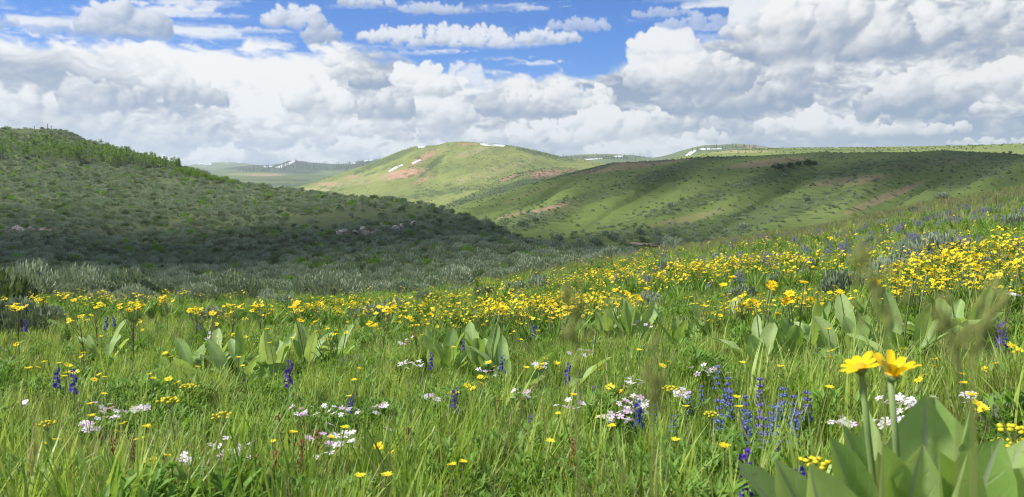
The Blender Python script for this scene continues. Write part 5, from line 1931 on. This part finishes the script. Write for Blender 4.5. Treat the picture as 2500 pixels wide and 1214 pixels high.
def build_umbels():
    rg = random.Random(505)
    U = [(430, 950, 1.0, 'tall desert parsley with domed yellow umbel at the left front'), (525, 990, .95, 'desert parsley with broad yellow umbel right of the tall one'), (462, 920, .9, 'small desert parsley umbel above the tall one'), (345, 1100, .8, 'low desert parsley umbel at the lower left'), (1640, 930, .8, 'desert parsley umbel right of centre'), (1310, 885, .7, 'desert parsley umbel near centre phlox'), (1185, 905, .7, 'desert parsley umbel by the centre leaves'), (2010, 1100, .9, 'desert parsley umbel behind the lower right leaves'), (2460, 1015, .9, 'desert parsley at the right edge, upper'), (2440, 1045, .8, 'desert parsley at the right edge, lower left'), (2485, 1050, .8, 'desert parsley at the right edge, lower right'), (1730, 985, .7, 'desert parsley left of the penstemon'), (1480, 1000, .6, 'faint desert parsley in the right centre grass'), (110, 1015, .8, 'desert parsley umbel at the left edge'), (1110, 945, .7, 'desert parsley umbel over the violet larkspur'), (2260, 990, .6, 'desert parsley umbel behind the big leaf')]
    for i, (px, py, s, lab) in enumerate(U):
        H = .36 * s
        p = meadow_hit(px, py, H)
        root = link('desert_parsley', None, None, p, (0, 0, rg.uniform(0, 6)))
        tag(root, lab, 'wildflower', 'desert parsley')
        st, um = MB(), MB()
        top = bend_line(Vector((0, 0, -.02)), rg.uniform(0, 6), .02, .15, H * .86, 5)
        st.tube(top, [.0034, .0032, .003, .0028, .0026, .0024], 5, 0)
        for k in range(11):
            q, rr = 2.4 * k, .042 * s * math.sqrt(k / 11)
            c = top[-1] + Vector((rr * math.cos(q), rr * math.sin(q), .042 * s - rr * .25))
            st.tube([top[-1], c], [.0012, .001], 3, 0, False)
            um.blob(c, .0085 * s, .0085 * s, .006 * s, 0, 7, 4, .25, rg)
        for k in range(8):
            leaf(st, top[k % 3], rg.uniform(0, 6), .5, 1.1, .12, .009, 4, 1, .2, .2)
        link('stem', st.mesh('stem', (M_STEM, M_FORB)), root)
        link('umbel', um.mesh('umbel', (M_UMB,), True), root)
    # red sorrel
    SR = [(735, 1062, 'rust red sorrel spike left of the front phlox'), (660, 1085, 'second rust red sorrel spike, further left'), (770, 1030, 'short sorrel spike beside the upper phlox'), (1005, 1030, 'sorrel spike in the centre grass'), (330, 1055, 'faint sorrel spike at the left'), (262, 1060, 'small dark sorrel head at the left'), (690, 1000, 'sorrel tip under the deep blue larkspur'), (620, 1090, 'low sorrel spike near the pale phlox'), (1215, 960, 'tan seed spike beside lone leaves at centre'), (1410, 1050, 'sorrel spike right of centre')]
    for i, (px, py, lab) in enumerate(SR):
        H = .26
        p = meadow_hit(px, py, H)
        root = link('sorrel', None, None, p, (0, 0, rg.uniform(0, 6)))
        tag(root, lab, 'wild plant', 'sorrel')
        st, sd = MB(), MB()
        top = bend_line(Vector((0, 0, -.02)), rg.uniform(0, 6), .02, .12, H, 6)
        st.tube(top, [.0026] * 7, 4, 0)
        for k in range(60):
            u = .5 + .5 * k / 60
            j = min(5, int(u * 6))
            c = top[j].lerp(top[j + 1], u * 6 - j) + Vector((rg.gauss(0, .006), rg.gauss(0, .006), 0))
            sd.blob(c, .0035, .0035, .005, 0, 4, 2)
        link('stem', st.mesh('stem', (M_STEMD,)), root)
        link('seed_spike', sd.mesh('seed_spike', (M_SORREL,), False), root)
    # seed stalks close to the lens: top x, y, foot of the head x, y, distance
    SG = [(2085, 590, 2165, 800, .32, 'blurred tall seed stalk in front of the yellow drift, right'), (2440, 700, 2375, 850, .32, 'blurred forked seed stalk at the right, leaning right'), (2285, 740, 2345, 880, .34, 'blurred seed stalk at the right, leaning left'),
          (1385, 690, 1408, 850, .34, 'blurred drooping seed stalk right of centre'), (1600, 850, 1592, 1010, .34, 'blurred upright seed stalk over the white phlox')]
    for i, (tx, ty, bx, by, r, lab) in enumerate(SG):
        tip, low = px_top(tx, ty, r), px_top(bx, by, r)
        gx, gy = low.x + rg.uniform(-.02, .06), low.y + .02
        foot = Vector((gx, gy, float(meadow_z(gx, gy))))
        root = link('seed_grass', None, None, foot)
        tag(root, lab, 'grass stalk', 'seed stalks close to the camera')
        a, b = low - foot, tip - foot
        st, sd = MB(), MB()
        path = [Vector((0, 0, -.01)), a * .5 + Vector((.01, 0, 0)), a, a.lerp(b, .35), a.lerp(b, .7), b]
        st.tube(path, [.0007, .0007, .0006, .0005, .0004, .0003], 5, 0)
        bb = [foot * 0]
        L = (b - a).length
        for k in range(20):
            u = k / 20
            c0 = a.lerp(b, u)
            q = 2.4 * k
            d = Vector((math.cos(q), math.sin(q) * .6, .9)).normalized()
            e = c0 + d * L * .30 * (1 - u) ** .6 * rg.uniform(.3, 1) + Vector((0, 0, 0))
            if k % 2 == 0: st.tube([c0, e], [.0005, .0004], 3, 0, False)
            for j in range(2):
                c = c0.lerp(e, rg.uniform(.3, 1)) + Vector((rg.gauss(0, .0025), rg.gauss(0, .0025), rg.gauss(0, .003)))
                sd.blob(c, .0008, .0008, .0028, 0, 5, 3)
        link('stem', st.mesh('stem', (M_PANICLE,)), root)
        link('seed_head', sd.mesh('seed_head', (M_PANICLE,), False), root)


build_balsam()
build_drift()
build_blues()
build_whites()
build_umbels()
build_grass()
# ------------------------------------------------------------------ clouds overhead that shade the near hills, and the air
def build_cloud(name, label, footprint, base, seed):
    """cumulus over the place whose shadow falls on `footprint` (list of x, y, radius on the ground)"""
    rg = random.Random(seed)
    bm = bmesh.new()
    off = SUN_DIR * (base / SUN_DIR.z)
    for (x, y, r) in footprint:
        for k in range(5):
            q = rg.uniform(0, 6.28)
            d = r * rg.uniform(0, .35)
            rr = r * rg.uniform(.55, .8)
            mt = Matrix.Translation((x + off.x + d * math.cos(q), y + off.y + d * math.sin(q), base + rr * .10)) @ Matrix.Diagonal((rr, rr, rr * .28, 1))
            bmesh.ops.create_icosphere(bm, subdivisions=4, radius=1.0, matrix=mt)
    for v in bm.verts:
        n = fbm(np.array([v.co.x / 34]), np.array([v.co.y / 34]), np.array([v.co.z / 34]), 4, .55)[0] - .5
        v.co.x += n * 26
        v.co.y += n * 26
        v.co.z += n * 16
        if v.co.z < base: v.co.z = base - (base - v.co.z) * .25
    me = bpy.data.meshes.new(name)
    bm.to_mesh(me)
    bm.free()
    me.materials.append(M_CLOUD)
    me.polygons.foreach_set('use_smooth', np.full(len(me.polygons), True))
    tag(link(name, me), label, 'cloud', 'low clouds overhead')


_m, _g = new_mat('cloud_body')
_d = _g.n('ShaderNodeBsdfDiffuse')
_d.inputs[0].default_value = (.9, .9, .9, 1)
_t = _g.n('ShaderNodeBsdfTranslucent')
_t.inputs[0].default_value = (.85, .87, .9, 1)
_x = _g.n('ShaderNodeMixShader')
_x.inputs[0].default_value = .45
_g.put(_x.inputs[1], _d.outputs[0])
_g.put(_x.inputs[2], _t.outputs[0])
_y = _g.n('ShaderNodeMixShader')
_y.inputs[0].default_value = .915      # thin cloud lets part of the sun straight through
_g.put(_y.inputs[1], _x.outputs[0])
_g.put(_y.inputs[2], _g.n('ShaderNodeBsdfTransparent').outputs[0])
finish(_g, _y.outputs[0])
M_CLOUD = _m
build_cloud('cloud', 'low cloud left of the camera shading the sagebrush hill', [(-30, 108, 46), (-80, 118, 52), (30, 110, 40), (-125, 125, 50), (-15, 135, 44), (-40, 72, 34), (20, 76, 32), (-100, 76, 40)], 520.0, 1)
build_cloud('cloud', 'low cloud left of the camera shading the grassy hill', [(110, 260, 90), (220, 330, 110), (330, 360, 110), (60, 380, 90), (160, 440, 110), (300, 480, 110), (20, 280, 60), (420, 420, 120)], 560.0, 2)


def build_haze():
    bm = bmesh.new()
    bmesh.ops.create_cube(bm, size=1.0, matrix=Matrix.Translation((0, 0, (-69 + 330) / 2)) @ Matrix.Diagonal((19000, 19000, 330 + 69, 1)))
    me = bpy.data.meshes.new('haze')
    bm.to_mesh(me)
    bm.free()
    m, g = new_mat('haze_air')
    v = g.n('ShaderNodeVolumePrincipled')
    v.inputs['Color'].default_value = (.80, .88, 1.0, 1)
    v.inputs['Density'].default_value = HAZE
    v.inputs['Anisotropy'].default_value = .2
    finish(g, v.outputs[0], True)
    me.materials.append(m)
    tag(link('haze', me), 'thin bluish air over the whole valley', None, None, 'stuff')


HAZE = 1.2e-4
build_haze()
